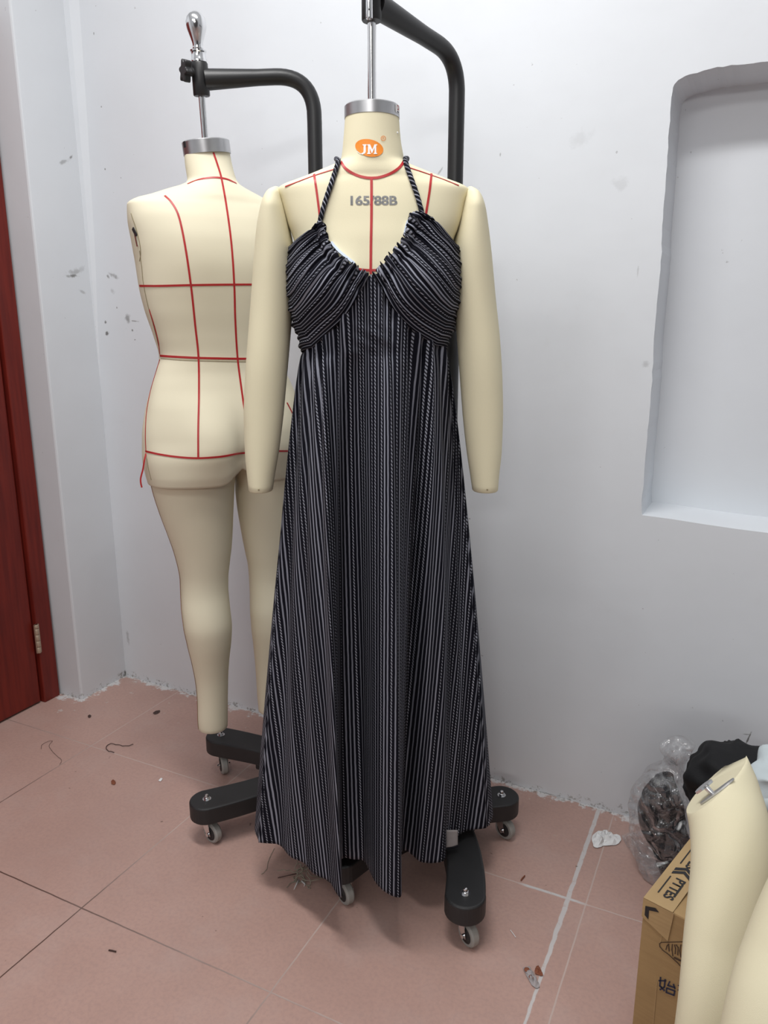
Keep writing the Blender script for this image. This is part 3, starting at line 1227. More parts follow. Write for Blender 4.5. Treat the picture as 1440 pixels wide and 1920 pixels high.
if hp:
    bmesh.ops.create_uvsphere(bm, u_segments=12, v_segments=8, radius=0.002, matrix=Matrix.Translation(Vector(hp[0])))
    bm_obj('pin_head', bm, M_white, form, smooth=True)
adopt(form)

# ---- the striped dress ---------------------------------------------------------------------------
dress = thing('maxi_dress', 'long black and white striped halter maxi dress on the front dress form', 'dress', (*AX1, 0.14))
ZH = 0.135


def tzpx(px, py):
    h = FB.hit_tz(px, py)
    return h


def lerp(a, b, t):
    return a + (b - a) * t


def norm_th(th):
    while th < -math.pi / 2:
        th += 2 * math.pi
    return th


cup_top_z = {}


def make_cup(sgn, neck_px, low_px, top_z_side, low_z_side, tops):
    """sgn -1: image left. patch s: 0 neckline -> 1 side ; t: 0 top edge -> 1 lower seam"""
    NS, NTT = 110, 150
    neck = [FB.hit_tz(*p) for p in catmull(neck_px, 60)]
    low = [FB.hit_tz(*p) for p in catmull(low_px, 60)]
    top = [FB.hit_tz(*p) for p in catmull(tops, 20)]
    neck = np.array([h for h in neck if h]); low = np.array([h for h in low if h]); top = np.array([h for h in top if h])
    th_side = math.pi + 0.22 if sgn < 0 else -0.22
    fix = lambda a: np.array([[norm_th(x), z] for x, z in a])
    neck, low, top = fix(neck), fix(low), fix(top)
    low = np.vstack([low, [[th_side, low_z_side]]])
    top = np.vstack([top, [[th_side, top_z_side]]])

    def ev(curve, t):
        d = np.r_[0, np.cumsum(np.hypot(np.diff(curve[:, 0]) * 0.12, np.diff(curve[:, 1])))]
        x = t * d[-1]
        return np.array([np.interp(x, d, curve[:, 0]), np.interp(x, d, curve[:, 1])])

    sidep = np.array([[th_side, top_z_side], [th_side, low_z_side]])
    V, UV, Fc = [], [], []
    rr = random.Random(5 + sgn)
    ph = [rr.uniform(0, 6.28) for _ in range(6)]
    for j in range(NTT + 1):
        t = j / NTT
        N_, S_ = ev(neck, t), ev(sidep, t)
        for i in range(NS + 1):
            s = i / NS
            T_, L_ = ev(top, s), ev(low, s)
            c00, c01, c10, c11 = ev(neck, 0), ev(neck, 1), ev(sidep, 0), ev(sidep, 1)
            q = (1 - s) * N_ + s * S_ + (1 - t) * T_ + t * L_ - ((1 - s) * (1 - t) * c00 + (1 - s) * t * c01 + s * (1 - t) * c10 + s * t * c11)
            th, z = float(q[0]), float(q[1])
            # gathers run with the stripes: ridges across t
            k1 = math.sin(t * 2 * math.pi * 15 + ph[0] + 1.4 * math.sin(3 * s + ph[1]))
            k2 = math.sin(t * 2 * math.pi * 23 + ph[2] + 2.0 * math.sin(2.2 * s + ph[3]))
            k3 = math.sin(t * 2 * math.pi * 5 + ph[4] + 2.2 * s + 1.3 * math.sin(7 * t + ph[5]))
            amp = 0.0030 * math.exp(-(s / 0.22) ** 2) + 0.0012
            amps = 0.0036 * max(0, (s - 0.35) / 0.65) ** 1.2
            env = min(1, t / 0.05, (1 - t) / 0.04 + 0.25)
            disp = (amp * (0.7 * k1 + 0.6 * k2) + amps * (0.8 * k3 + 0.4 * k1)) * max(env, 0)
            # drawstring channel: a dip a little way in from the ruffled edge
            disp += -0.0028 * math.exp(-((s - 0.10) / 0.022) ** 2) + 0.0035 * math.exp(-((s - 0.045) / 0.04) ** 2)
            off = 0.0135 + disp - 0.004 * (1 - s) ** 8
            off += 0.010 * math.sin(math.pi * min(1, s)) * math.sin(math.pi * t)
            # wavy free edge
            if s < 0.14:
                z += (1 - s / 0.14) * 0.0028 * k2
                th += (1 - s / 0.14) * 0.016 * k1
            nrm = FB.normal(th, z)
            V.append(FB.surf(th, z) + nrm * off)
            wig = 0.0022 * math.sin(9 * s + 40 * t) * (0.4 + math.exp(-(s / 0.3) ** 2))
            UV.append((t * 0.34 + wig, s * 0.22))
    w = NS + 1
    for j in range(NTT):
        for i in range(NS):
            f = (j * w + i, j * w + i + 1, (j + 1) * w + i + 1, (j + 1) * w + i)
            Fc.append(f)
    Fc = outward(V, Fc, AX1)
    o = mesh_obj('cup', V, Fc, [M_stripe, M_lining], dress, uvs=UV)
    m = o.modifiers.new('thickness', 'SOLIDIFY')
    m.thickness = 0.0016
    m.offset = -1
    return o


zs_top = FB.plane(548, 470, 0.0)[1]
zs_lowL = FB.plane(575, 662, 0.0)[1]
zs_lowR = FB.plane(838, 655, 0.0)[1]
make_cup(-1, [(600, 424), (611, 422), (615, 440), (622, 462), (638, 484), (655, 495), (672, 505), (692, 517)],
         [(692, 518), (680, 533), (665, 557), (645, 590), (620, 620), (596, 648)], zs_top, zs_lowL,
         [(600, 424), (585, 434), (568, 448), (558, 460)])
make_cup(1, [(795, 409), (770, 403), (763, 425), (757, 445), (744, 465), (727, 484), (712, 502), (699, 517)],
         [(699, 518), (712, 533), (728, 557), (750, 590), (778, 621), (808, 644)], zs_top + 0.004, zs_lowR,
         [(795, 409), (813, 417), (832, 440), (843, 458)])

# lining that peeps out along the left neckline
tape_px(FB, 'lining_edge', [(622, 455), (629, 464), (636, 472), (645, 480), (656, 489), (664, 495)], dress, 0.0045, 40, M_lace, 0.004)
tape_px(FB, 'lining_edge', [(764, 414), (760, 428), (758, 438)], dress, 0.003, 14, M_lace, 0.004)

# halter straps: round cords from the cups up around the neck
sep_strap = [[(600, 424), (603, 410), (611, 380), (621, 350), (631, 322), (637, 306)], [(792, 410), (787, 390), (779, 362), (769, 335), (760, 312), (757, 302)]]
for pl in sep_strap:
    P = []
    for q in catmull(pl, 30):
        h = FB.hit_tz(*q)
        if h:
            P.append(FB.surf(*h) + FB.normal(*h) * 0.005)
    s0 = P[-1]
    th0, z0 = FB.theta(s0), s0.z
    th0 = norm_th(th0)
    tgt = -math.pi / 2 if th0 < math.pi / 2 else 1.5 * math.pi
    for k in range(1, 13):
        a = lerp(th0, tgt, k / 12)
        z = z0 + 0.012 * math.sin(k / 12 * math.pi / 2)
        P.append(FB.surf(a, z) + FB.normal(a, z) * 0.006)
    # mesh tube with fabric UVs (stripes spiral round the cord)
    PP, T, N = frames(P)
    seg = 12
    V, UV, Fc = [], [], []
    run = 0.0
    for i, (p, t, n) in enumerate(zip(PP, T, N)):
        if i:
            run += (PP[i] - PP[i - 1]).length
        b = t.cross(n)
        for k in range(seg + 1):
            a = 2 * math.pi * k / seg
            V.append(p + (n * math.cos(a) + b * math.sin(a)) * (0.0044 + 0.0003 * math.sin(run * 500)))
            UV.append((0.0288 * k / seg + run * 1.1, run * 0.4))
    for i in range(len(PP) - 1):
        for k in range(seg):
            a = i * (seg + 1) + k
            Fc.append((a, a + 1, a + seg + 2, a + seg + 1))
    mesh_obj('strap', V, Fc, M_stripe, dress, uvs=UV)

# low back panel joining the two side seams
V, UV, Fc = [], [], []
nb = 80
for j in range(19):
    f_ = j / 18
    for i in range(nb + 1):
        th = lerp(math.pi + 0.18, 2 * math.pi - 0.18, i / nb)
        zt = lerp(zs_top - 0.07, FB.plane(560, 560)[1], math.sin(math.pi * i / nb) ** 0.5)
        z = lerp(zt, zs_lowL + 0.004, f_)
        V.append(FB.surf(th, z) + FB.normal(th, z) * (0.012 + 0.0022 * math.sin(i * 1.9) * math.sin(math.pi * f_)))
        UV.append((i / nb * 0.55, z))
for j in range(18):
    for i in range(nb):
        a = j * (nb + 1) + i
        Fc.append((a, a + nb + 1, a + nb + 2, a + 1))
mesh_obj('back_panel', V, outward(V, Fc, AX1), M_stripe, dress, uvs=UV)

# skirt: a gathered seam at the top, deep folds at the hem
hem_px = [(485, 1580), (503, 1581), (520, 1585), (548, 1606), (575, 1626), (603, 1645), (628, 1668), (640, 1680), (641, 1666), (638, 1640), (638, 1616), (646, 1609), (661, 1611), (680, 1613), (691, 1630), (703, 1653), (720, 1671), (738, 1681), (751, 1682), (753, 1668), (751, 1636), (752, 1606), (759, 1597), (772, 1602), (788, 1614), (808, 1621), (824, 1618), (833, 1609), (838, 1588), (850, 1570), (870, 1560), (893, 1556), (915, 1549)]
hem = []
for p in hem_px:
    q = on_z(*p, ZH)[:2] - np.array(AX1)
    hem.append((float(q @ FB.R0), float(q @ FB.V0)))
# hidden far side
far = [(0.282, -0.075), (0.262, -0.13), (0.215, -0.165), (0.19, -0.15), (0.16, -0.18), (0.10, -0.215), (0.06, -0.19), (0.0, -0.20), (-0.06, -0.225), (-0.11, -0.19), (-0.16, -0.175), (-0.21, -0.15), (-0.25, -0.09), (-0.272, -0.03)]
nfront = len(hem)
loop = hem + far + [hem[0]]
NC = 840
hc = catmull(loop, NC + 1)[:-1]
arc = np.r_[0, np.cumsum(np.linalg.norm(np.diff(np.vstack([hc, hc[:1]]), axis=0), axis=1))]
TOT = arc[-1]
iR = int(np.argmin(np.linalg.norm(hc - np.array(hem[-1]), axis=1)))
aR = arc[iR]
zc = zs_lowL
seam_l = [FB.hit_tz(*p) for p in [(596, 648), (620, 620), (645, 590), (665, 557), (680, 533), (694, 520)]]
seam_r = [FB.hit_tz(*p) for p in [(698, 520), (712, 533), (728, 557), (750, 590), (778, 621), (808, 644)]]
sk_th = [math.pi] + [norm_th(h[0]) for h in seam_l] + [norm_th(h[0]) for h in seam_r] + [0.0]
sk_z = [zs_lowL] + [h[1] for h in seam_l] + [h[1] for h in seam_r] + [zs_lowR]
oo = np.argsort(sk_th)
SK = (np.array(sk_th)[oo], np.array(sk_z)[oo])
NR = 150


def skirt_u(a, f):
    """cloth width coordinate: gored panels, so stripes run out at the side seams"""
    if a <= aR:
        return (a / aR - 0.5) * lerp(0.62, 1.02, f) + 2.0
    return ((a - aR) / (TOT - aR) + 0.5) * lerp(0.62, 1.02, f) + 2.0


V, UV, Fc = [], [], []
hs = np.zeros((NC, 2))  # hem without its folds: a plain oval
rg = random.Random(11)
gp = [rg.uniform(0, 6.28) for _ in range(8)]
_ths = np.linspace(math.pi + 0.02, -0.02, 400)
_pp = np.array([FB.local(t_, zs_lowL) for t_ in _ths])
_al = np.r_[0, np.cumsum(np.linalg.norm(np.diff(_pp, axis=0), axis=1))]
TF = (_al / _al[-1], _ths)
for i in range(NC):
    a = arc[i]
    if a <= aR:
        th = float(np.interp(a / aR, TF[0], TF[1]))
    else:
        th = -float(np.interp((a - aR) / (TOT - aR), TF[0], TF[1][::-1]))
    hs[i] = (0.005 + 0.262 * math.cos(th), -0.004 - 0.026 * math.cos(th) + (0.125 if th >= 0 and th <= math.pi else 0.19) * math.sin(th))
    zt = float(np.interp(th, SK[0], SK[1])) if 0 <= th <= math.pi else zs_lowL + 0.004
    zt += 0.004
    n0 = FB.normal(th, zt)
    top3 = FB.surf(th, zt) + n0 * 0.0075
    tq = np.array([top3.x, top3.y]) - np.array(AX1)
    tu, tv = float(tq @ FB.R0), float(tq @ FB.V0)
    for r in range(NR + 1):
        f_ = r / NR
        z = lerp(zt, ZH, f_)
        tt = min(max((zc - z) / (zc - ZH), 0.0), 1.0)
        g = tt ** 0.76
        # bust overhang: the cloth between the cups hangs nearly straight
        fold = tt ** 0.58 * (1 + 0.55 * (1 - tt))
        bu = lerp(tu, hs[i][0], g) + (hc[i][0] - hs[i][0]) * tt ** 0.85
        dvf = hc[i][1] - hs[i][1]
        if th > 0 and dvf < 0:
            dvf *= 1 + 0.75 * (1 - tt)      # folds close up deeper between waist and hem
        bv = lerp(tv, hs[i][1], g) + dvf * fold
        if 0 < th < math.pi:
            # shallow secondary folds in the side panels
            sidew = min(1.0, abs(math.cos(th)) / 0.55) ** 2
            rip = 0.010 * (1 - 0.45 * f_) * math.sin(a * 78 + 0.9 + 0.5 * math.sin(f_ * 3 + gp[4])) * sidew * min(1, tt * 2.2)
            bv += rip * math.sin(th) ** 0.5
            bu += rip * 0.35 * math.cos(th)
        # early fold memory + gathers
        bv += (hc[i][1] - hs[i][1]) * 0.20 * min(1, f_ / 0.06) * (1 - tt) ** 2
        ga = (0.0040 * math.exp(-f_ * 6) + 0.0022 * math.exp(-f_ * 1.8)) * min(1, f_ / 0.012 + 0.3)
        gg = math.sin(a * 62 + gp[0] + 1.8 * math.sin(a * 13 + gp[1])) + 0.6 * math.sin(a * 128 + gp[2] + 2 * math.sin(a * 17 + gp[3]) + f_ * 2)
        rad = math.hypot(bu, bv) + 1e-6
        bu += bu / rad * ga * gg
        bv += bv / rad * ga * gg
        # little crumple under the centre front
        if z > zc - 0.06 and abs(bu) < 0.09 and bv > 0:
            k = math.exp(-((bu + 0.0) / 0.035) ** 2 - ((z - (zc + 0.035)) / 0.03) ** 2)
            bv += 0.007 * k + 0.004 * k * math.sin(z * 260 + bu * 120)
        # keep outside the form
        if z > FB.zmin:
            w_, n_ = FB.w(z), FB.n(z)
            du, dv = bu - FB.cu(z), bv - FB.cv(z)
            dep = FB.f(z) if dv >= 0 else FB.b(z)
            lim = (abs(du) / (w_ + 0.006)) ** n_ + (abs(dv) / (dep + FB.bump(du, z, 1 if dv >= 0 else -1) + 0.006)) ** n_
            if lim < 1:
                k = lim ** (-1 / n_)
                bu, bv = FB.cu(z) + du * k, FB.cv(z) + dv * k
        V.append(FB.world(bu, bv, z))
        UV.append((skirt_u(a, f_), z))
for i in range(NC - 1):
    for r in range(NR):
        a = i * (NR + 1) + r
        b = (i + 1) * (NR + 1) + r
        Fc.append((a, a + 1, b + 1, b))
b0 = (NC - 1) * (NR + 1)
wrap0 = len(Fc)
for r in range(NR):
    Fc.append((b0 + r, b0 + r + 1, r + 1, r))
skirt = mesh_obj('skirt', V, outward(V, Fc, AX1), [M_stripe, M_lining], dress, uvs=UV)
_uv = skirt.data.uv_layers[0].data
for _p in skirt.data.polygons[wrap0:]:
    for _li in _p.loop_indices:
        _vi = skirt.data.loops[_li].vertex_index
        if _vi <= NR:
            _uv[_li].uv = (skirt_u(TOT, _vi / NR), UV[_vi][1])
m = skirt.modifiers.new('thickness', 'SOLIDIFY')
m.thickness = 0.0016
m.offset = -1
m.material_offset = 1
# a bit of the far hem whose pale reverse shows under the right-hand fold
V, Fc = [], []
for j in range(9):
    for i in range(9):
        px_ = lerp(829, 858, i / 8)
        py_ = lerp(1556, 1590 - 5.0 * (i / 8) ** 3, j / 8)
        V.append(at_dist(px_, py_, 1.462 + 0.010 * (i / 8) ** 2))
for j in range(8):
    for i in range(8):
        a_ = j * 9 + i
        Fc.append((a_, a_ + 1, a_ + 10, a_ + 9))
hr = mesh_obj('hem_reverse', V, Fc, M_lining, dress)
hr['label'] = 'pale reverse of the fabric at the hem'
hr.modifiers.new('thickness', 'SOLIDIFY').thickness = 0.0012
bm = bmesh.new()
tube_bm(bm, [V[72 + i] for i in range(9)], 0.0032, 8)
bm_obj('hem_edge', bm, M_darkcloth, hr, smooth=True)
adopt(dress)


# ------------------------------------------------------------------ rolling stands
def caster(pos, yaw, parent, wheel_r=0.0265):
    """swivel caster under a leg: fork with wheel, on the floor"""
    x, y = pos
    c, s = math.cos(yaw), math.sin(yaw)
    wx, wy_ = x + c * 0.016, y + s * 0.016
    axis = Vector((-s, c, 0))
    bm = bmesh.new()
    lathe_bm(bm, [(0.019, 0.0), (0.019, 0.005), (0.010, 0.007), (0.006, 0.011), (0.0, 0.011)], (x, y, 0.056), seg=24)
    for sd in (-1, 1):
        o = axis * (0.0125 * sd)
        pts = [(x - c * 0.012, y - s * 0.012, 0.058), (x + c * 0.016, y + s * 0.016, 0.058), (wx + c * 0.007, wy_ + s * 0.007, wheel_r - 0.004), (wx - c * 0.008, wy_ - s * 0.008, wheel_r - 0.004)]
        a = [bm.verts.new(Vector(p) + o) for p in pts]
        b = [bm.verts.new(Vector(p) + o + axis * 0.0018 * sd) for p in pts]
        bm.faces.new(a)
        bm.faces.new(b[::-1])
        for k in range(4):
            bm.faces.new((a[k], a[(k + 1) % 4], b[(k + 1) % 4], b[k]))
    lathe_bm(bm, [(0.0045, -0.0185), (0.0045, 0.0185)], (wx, wy_, wheel_r), axis, 14)
    fork = bm_obj('caster', bm, M_chrome, parent, smooth=True, angle=35)
    bm = bmesh.new()
    lathe_bm(bm, [(0.017, -0.0095), (wheel_r - 0.003, -0.0095), (wheel_r, -0.006), (wheel_r, 0.006), (wheel_r - 0.003, 0.0095), (0.017, 0.0095)], (wx, wy_, wheel_r), axis, 40)
    bm_obj('wheel', bm, M_wheel, fork, smooth=True, angle=35)
    bm = bmesh.new()
    lathe_bm(bm, [(0.0165, -0.0108), (0.018, -0.0098), (0.018, 0.0098), (0.0165, 0.0108)], (wx, wy_, wheel_r), axis, 30)
    bm_obj('wheel_hub', bm, M_blackplastic, fork, smooth=True, angle=35)
    return fork


def leg(nut, hub, bend, parent, yaw, zt=0.112, th=0.046, w0=0.080, wend=0.043, bracket=True):
    """flat moulded leg: rounded end over the caster, gentle S-curve to the hub"""
    n = np.array(nut, float)
    h = np.array(hub, float)
    d = h - n
    L = np.linalg.norm(d)
    d /= L
    pn = np.array([-d[1], d[0]])
    left, right = [], []
    K = 28
    for k in range(K + 1):
        t = k / K
        off = bend * math.sin(math.pi * min(1, t * 1.0)) * (1 - 0.4 * t)
        p = n + d * L * t + pn * off
        hw = lerp(wend, w0 / 2, min(1, (t / 0.32)) ** 1.5)
        if t > 0.75:
            hw = lerp(w0 / 2, w0 / 2 * 1.25, (t - 0.75) / 0.25)
        left.append(p + pn * hw)
        right.append(p - pn * hw)
    cap = []
    for k in range(1, 16):
        a = math.pi / 2 + math.pi * k / 16
        cap.append(n + (d * math.cos(a) + pn * math.sin(a)) * wend)
    outline = [tuple(p) for p in left[::-1]] + [tuple(p) for p in cap] + [tuple(p) for p in right]
    bm = bmesh.new()
    prism_bm(bm, outline, zt - th, zt)
    if bracket:
        p = n + d * L * 0.62 + pn * bend * 0.5
        rot = Matrix.Rotation(math.atan2(d[1], d[0]), 3, 'Z')
        box_bm(bm, (p[0], p[1], zt - th - 0.009), (L * 0.5, w0 * 0.78, 0.018), rot)
    lg = bm_obj('leg', bm, M_blackplastic, parent)
    bevel(lg, 0.005, 3)
    bm = bmesh.new()
    lathe_bm(bm, [(0.0105, 0), (0.0105, 0.001), (0.0, 0.001)], (*nut, zt), seg=20)
    lathe_bm(bm, [(0.0072, 0.001), (0.0072, 0.0055), (0.0062, 0.0062), (0, 0.0062)], (*nut, zt), seg=6)
    lathe_bm(bm, [(0.0052, 0.006), (0.0050, 0.009), (0.0038, 0.0118), (0.0018, 0.0128), (0, 0.013)], (*nut, zt), seg=16)
    bm_obj('dome_nut', bm, M_chrome, lg, smooth=True, angle=40)
    caster(nut, yaw, parent)
    return lg


def stand(label, hub, post, axis_xy, arm_z0, arm_z1, legs, rod_top, rod_bot, sleeve, knob_dir, corner=0.07, with_finial=True):
    t = thing('dress_form_stand', label, 'dress form stand', (*hub, 0.0), None)
    for (nut, bend, yaw, br) in legs:
        leg(nut, hub, bend, t, yaw, bracket=br)
    # hub plate and socket
    bm = bmesh.new()
    lathe_bm(bm, [(0.075, 0.060), (0.08, 0.066), (0.08, 0.108), (0.074, 0.114), (0.0, 0.114)], (*hub, 0), seg=40)
    d = np.array(post) - np.array(hub)
    prism = []
    L = np.linalg.norm(d)
    if L > 0.01:
        box_bm(bm, ((hub[0] + post[0]) / 2, (hub[1] + post[1]) / 2, 0.088), (L + 0.06, 0.09, 0.05), Matrix.Rotation(math.atan2(d[1], d[0]), 3, 'Z'))
    lathe_bm(bm, [(0.030, 0.10), (0.030, 0.20), (0.026, 0.205), (0.0, 0.205)], (*post, 0), seg=30)
    bm_obj('hub', bm, M_blackplastic, t, smooth=True, angle=35)
    # post with bent arm: one continuous tube
    P = [np.array([*post, 0.10])]
    zc_ = arm_z0
    hd = np.array(axis_xy) - np.array(post)
    HL = np.linalg.norm(hd)
    hd = hd / HL
    slope = (arm_z1 - arm_z0) / HL
    P += [np.array([*post, z]) for z in np.linspace(0.2, zc_ - corner * 1.15, 14)]
    a0 = np.array([*post, zc_ - corner])
    c0 = np.array([*post, zc_])
    a1 = np.array([*(np.array(post) + hd * corner), zc_ + slope * corner])
    for k in range(1, 13):
        s = k / 13
        P.append((1 - s) ** 2 * a0 + 2 * s * (1 - s) * c0 + s * s * a1)
    for k in range(0, 14):
        s = k / 13
        e = lerp(corner, HL - 0.010, s)
        P.append(np.array([*(np.array(post) + hd * e), zc_ + slope * e]))
    R = []
    nP = len(P)
    for k in range(nP):
        R.append(0.0165)
    bm = bmesh.new()
    # flare and flatten a little towards the sleeve
    PP, T, N = frames(P)
    for k in range(14):
        s = k / 13
        R[nP - 14 + k] = lerp(0.0165, 0.0215, max(0, s - 0.25) / 0.75) if s > 0.25 else 0.0165
    tube_bm(bm, P, R, 24)
    bm_obj('post', bm, M_black, t, smooth=True, angle=50)
    # sleeve
    s0, s1 = sleeve
    rb_, rt_ = np.array(rod_bot), np.array(rod_top)
    ax = Vector(rt_ - rb_).normalized()
    bm = bmesh.new()
    lathe_bm(bm, [(0.0165, 0.0), (0.0178, 0.002), (0.0178, s1 - s0 - 0.002), (0.0165, s1 - s0)], Vector(rb_) + ax * s0, ax, 32)
    bm_obj('clamp_sleeve', bm, M_black, t, smooth=True, angle=35)
    # rod: a pair of polished bars side by side
    bm = bmesh.new()
    rl = (Vector(rt_) - Vector(rb_)).length
    tube_bm(bm, [Vector(rb_), Vector(rb_) + ax * (rl * 0.5), Vector(rt_)], 0.0075, 20)
    bm_obj('rod', bm, M_chrome, t, smooth=True, angle=50)
    # star knob
    if knob_dir is not None:
        kd = Vector(knob_dir).normalized()
        n1 = kd.orthogonal().normalized()
        n2 = kd.cross(n1)
        kc = Vector(rb_) + ax * (s0 + (s1 - s0) * 0.68) + kd * 0.024
        ol = []
        for k in range(60):
            a = 2 * math.pi * k / 60
            r = 0.0195 + 0.0042 * math.cos(6 * a)
            ol.append(kc + (n1 * math.cos(a) + n2 * math.sin(a)) * r)
        bm = bmesh.new()
        A = [bm.verts.new(p) for p in ol]
        B = [bm.verts.new(p + kd * 0.015) for p in ol]
        bm.faces.new(A[::-1])
        bm.faces.new(B)
        for k in range(60):
            bm.faces.new((A[k], A[(k + 1) % 60], B[(k + 1) % 60], B[k]))
        lathe_bm(bm, [(0.009, -0.012), (0.009, 0.0)], kc, kd, 20)
        bevel(bm_obj('star_knob', bm, M_blackplastic, t), 0.0025, 2, 50)
    # chrome collar and pear-shaped handle on top
    top = Vector(rb_) + ax * s1
    bm = bmesh.new()
    lathe_bm(bm, [(0.0150, 0.0), (0.0165, 0.001), (0.0165, 0.006), (0.0152, 0.008), (0.0152, 0.018), (0.0172, 0.020), (0.0172, 0.023), (0.010, 0.026)], top, ax, 32)
    bm_obj('collar', bm, M_chrome, t, smooth=True, angle=35)
    bm = bmesh.new()
    prof = [(0.012, 0.024), (0.0110, 0.028), (0.0108, 0.033), (0.0125, 0.040), (0.0160, 0.050), (0.0195, 0.060), (0.0212, 0.068), (0.0210, 0.076), (0.0185, 0.084), (0.0135, 0.090), (0.007, 0.0935), (0.0, 0.0945)]
    lathe_bm(bm, prof, top, ax, 36)
    bm_obj('handle', bm, M_chrome, t, smooth=True)
    adopt(t)
    return t


FRONT_HUB = (-0.585, 1.545)
FRONT_POST = (-0.615, 1.600)
neck1 = (cc.x, cc.y)
zt1 = ztop
arm_top = FB.plane(697, 12, 0.0)[1]
stand('black rolling stand carrying the dress form that wears the dress', FRONT_HUB, FRONT_POST, neck1, at_dist(850, 108, 1.715)[2], FB.plane(697, 2, 0.0)[1],
      [((-0.436, 1.277), -0.020, math.radians(-33), True), ((-0.724, 1.268), 0.020, math.radians(-30), True), ((-0.471, 1.636), 0.0, math.radians(-21), False), ((-0.690, 1.672), 0.0, math.radians(100), False)],
      (cc.x, cc.y, arm_top + 0.06), (cc.x, cc.y, zt1 + 0.0025), (FB.plane(697, 38)[1] - zt1 - 0.0025, FB.plane(697, 38)[1] - zt1 + 0.085), (0.8, -0.3, 0))

fs = bpy.data.objects['dress_form_stand']
bm = bmesh.new()
_p = np.array([cc.x, cc.y, 0]) + np.array([*(FB.V0 * 0.0195), 0]) - np.array([*(FB.R0 * 0.004), 0])
_za, _zb2 = FB.plane(694, 33, 0.02)[1], FB.plane(694, -40, 0.02)[1]
lathe_bm(bm, [(0.0058, _za), (0.0062, _za + 0.002), (0.0062, _zb2 - 0.002), (0.0056, _zb2)], _p, (0, 0, 1), 20)
pin = bm_obj('lock_pin', bm, M_chrome, fs, smooth=True, angle=35)
bm = bmesh.new()
_zc = FB.plane(694, 18, 0.02)[1]
lathe_bm(bm, [(0.0016, 0.0), (0.0016, 0.0008)], _p + np.array([*(FB.V0 * 0.0058), _zc]), (*FB.V0, 0), 12)
bm_obj('pin_hole', bm, M_ink, pin)
adopt(fs)

# ---- the rear form, seen from behind -------------------------------------------------------------
AX2 = (-1.147, 1.452)
PHI = math.radians(20)
BACK_ROWS = [
    (285, 345, 431, 0.044, 0.044, 2.0, -0.018),
    (310, 347, 436, 0.047, 0.047, 2.0, -0.014),
    (335, 351, 443, 0.051, 0.052, 2.0, -0.008),
    (344, 350, 449, 0.053, 0.054, 2.0, -0.006),
    (352, 338, 463, 0.056, 0.056, 2.0, -0.004),
    (362, 313, 487, 0.060, 0.058, 2.0, -0.002),
    (374, 284, 513, 0.065, 0.060, 2.0, 0.0),
    (384, 256, 535, 0.069, 0.062, 2.1, 0.0),
    (394, 244, 546, 0.074, 0.066, 2.3, 0.0),
    (420, 245, 548, 0.084, 0.074, 2.5, 0.0),
    (460, 252, 550, 0.092, 0.085, 2.5, 0.0),
    (500, 259, 552, 0.094, 0.095, 2.4, 0.0),
    (535, 264, 552, 0.092, 0.098, 2.3, 0.0),
    (580, 274, 546, 0.086, 0.092, 2.2, 0.0),
    (630, 291, 535, 0.077, 0.083, 2.2, 0.0),
    (668, 301, 528, 0.073, 0.080, 2.2, 0.0),
    (690, 296, 533, 0.074, 0.083, 2.2, 0.0),
    (720, 287, 547, 0.080, 0.090, 2.2, 0.0),
    (760, 277, 562, 0.090, 0.100, 2.3, 0.0),
    (810, 271, 575, 0.098, 0.108, 2.3, 0.0),
    (850, 272, 578, 0.106, 0.108, 2.5, 0.0),
    (875, 276.5, 576, 0.106, 0.104, 2.5, 0.0),
    (894, 282, 572, 0.101, 0.099, 2.5, 0.0),
]
BB = Body(AX2, BACK_ROWS, PHI)
zhip = BB.plane(420, 825, 0.08)[1]
zcr = BB.plane(420, 880, 0.08)[1]
BB.bumps = ((-0.078, zhip, 0.066, 0.075, 0.030, 1), (0.078, zhip, 0.066, 0.075, 0.030, 1), (0.0, zhip - 0.055, 0.022, 0.085, -0.022, 1),
            (-0.07, BB.plane(420, 470, 0.08)[1], 0.07, 0.09, 0.008, 1), (0.07, BB.plane(420, 470, 0.08)[1], 0.07, 0.09, 0.008, 1))
form2 = thing('dress_form', 'cream dress form with legs and red lines, turned with its back to the camera', 'dress form', (*AX2, 0.2))
SEG = 112
zs = list(np.linspace(BB.zmin, BB.zmax - 0.2, 100)) + list(np.linspace(BB.zmax - 0.198, BB.zmax, 50))
# lower edge scooped between the legs
V, Fc = [], []
zlow = BB.zmin
for z in zs:
    for k in range(SEG):
        th = 2 * math.pi * k / SEG
        u, v = BB.local(th, z)
        uu = (u - BB.cu(z)) / BB.w(z)
        lift = 0.034 * math.exp(-(uu / 0.17) ** 2) * max(0, 1 - (z - zlow) / 0.12) ** 1.0
        z2 = z + lift
        V.append(BB.world(u, v, z2))
for i in range(len(zs) - 1):
    for k in range(SEG):
        Fc.append((i * SEG + k, i * SEG + (k + 1) % SEG, (i + 1) * SEG + (k + 1) % SEG, (i + 1) * SEG + k))
Fc.append(tuple(range(SEG))[::-1])
Fc.append(tuple(range((len(zs) - 1) * SEG, len(zs) * SEG)))
mesh_obj('torso', V, Fc, M_jersey_back, form2)

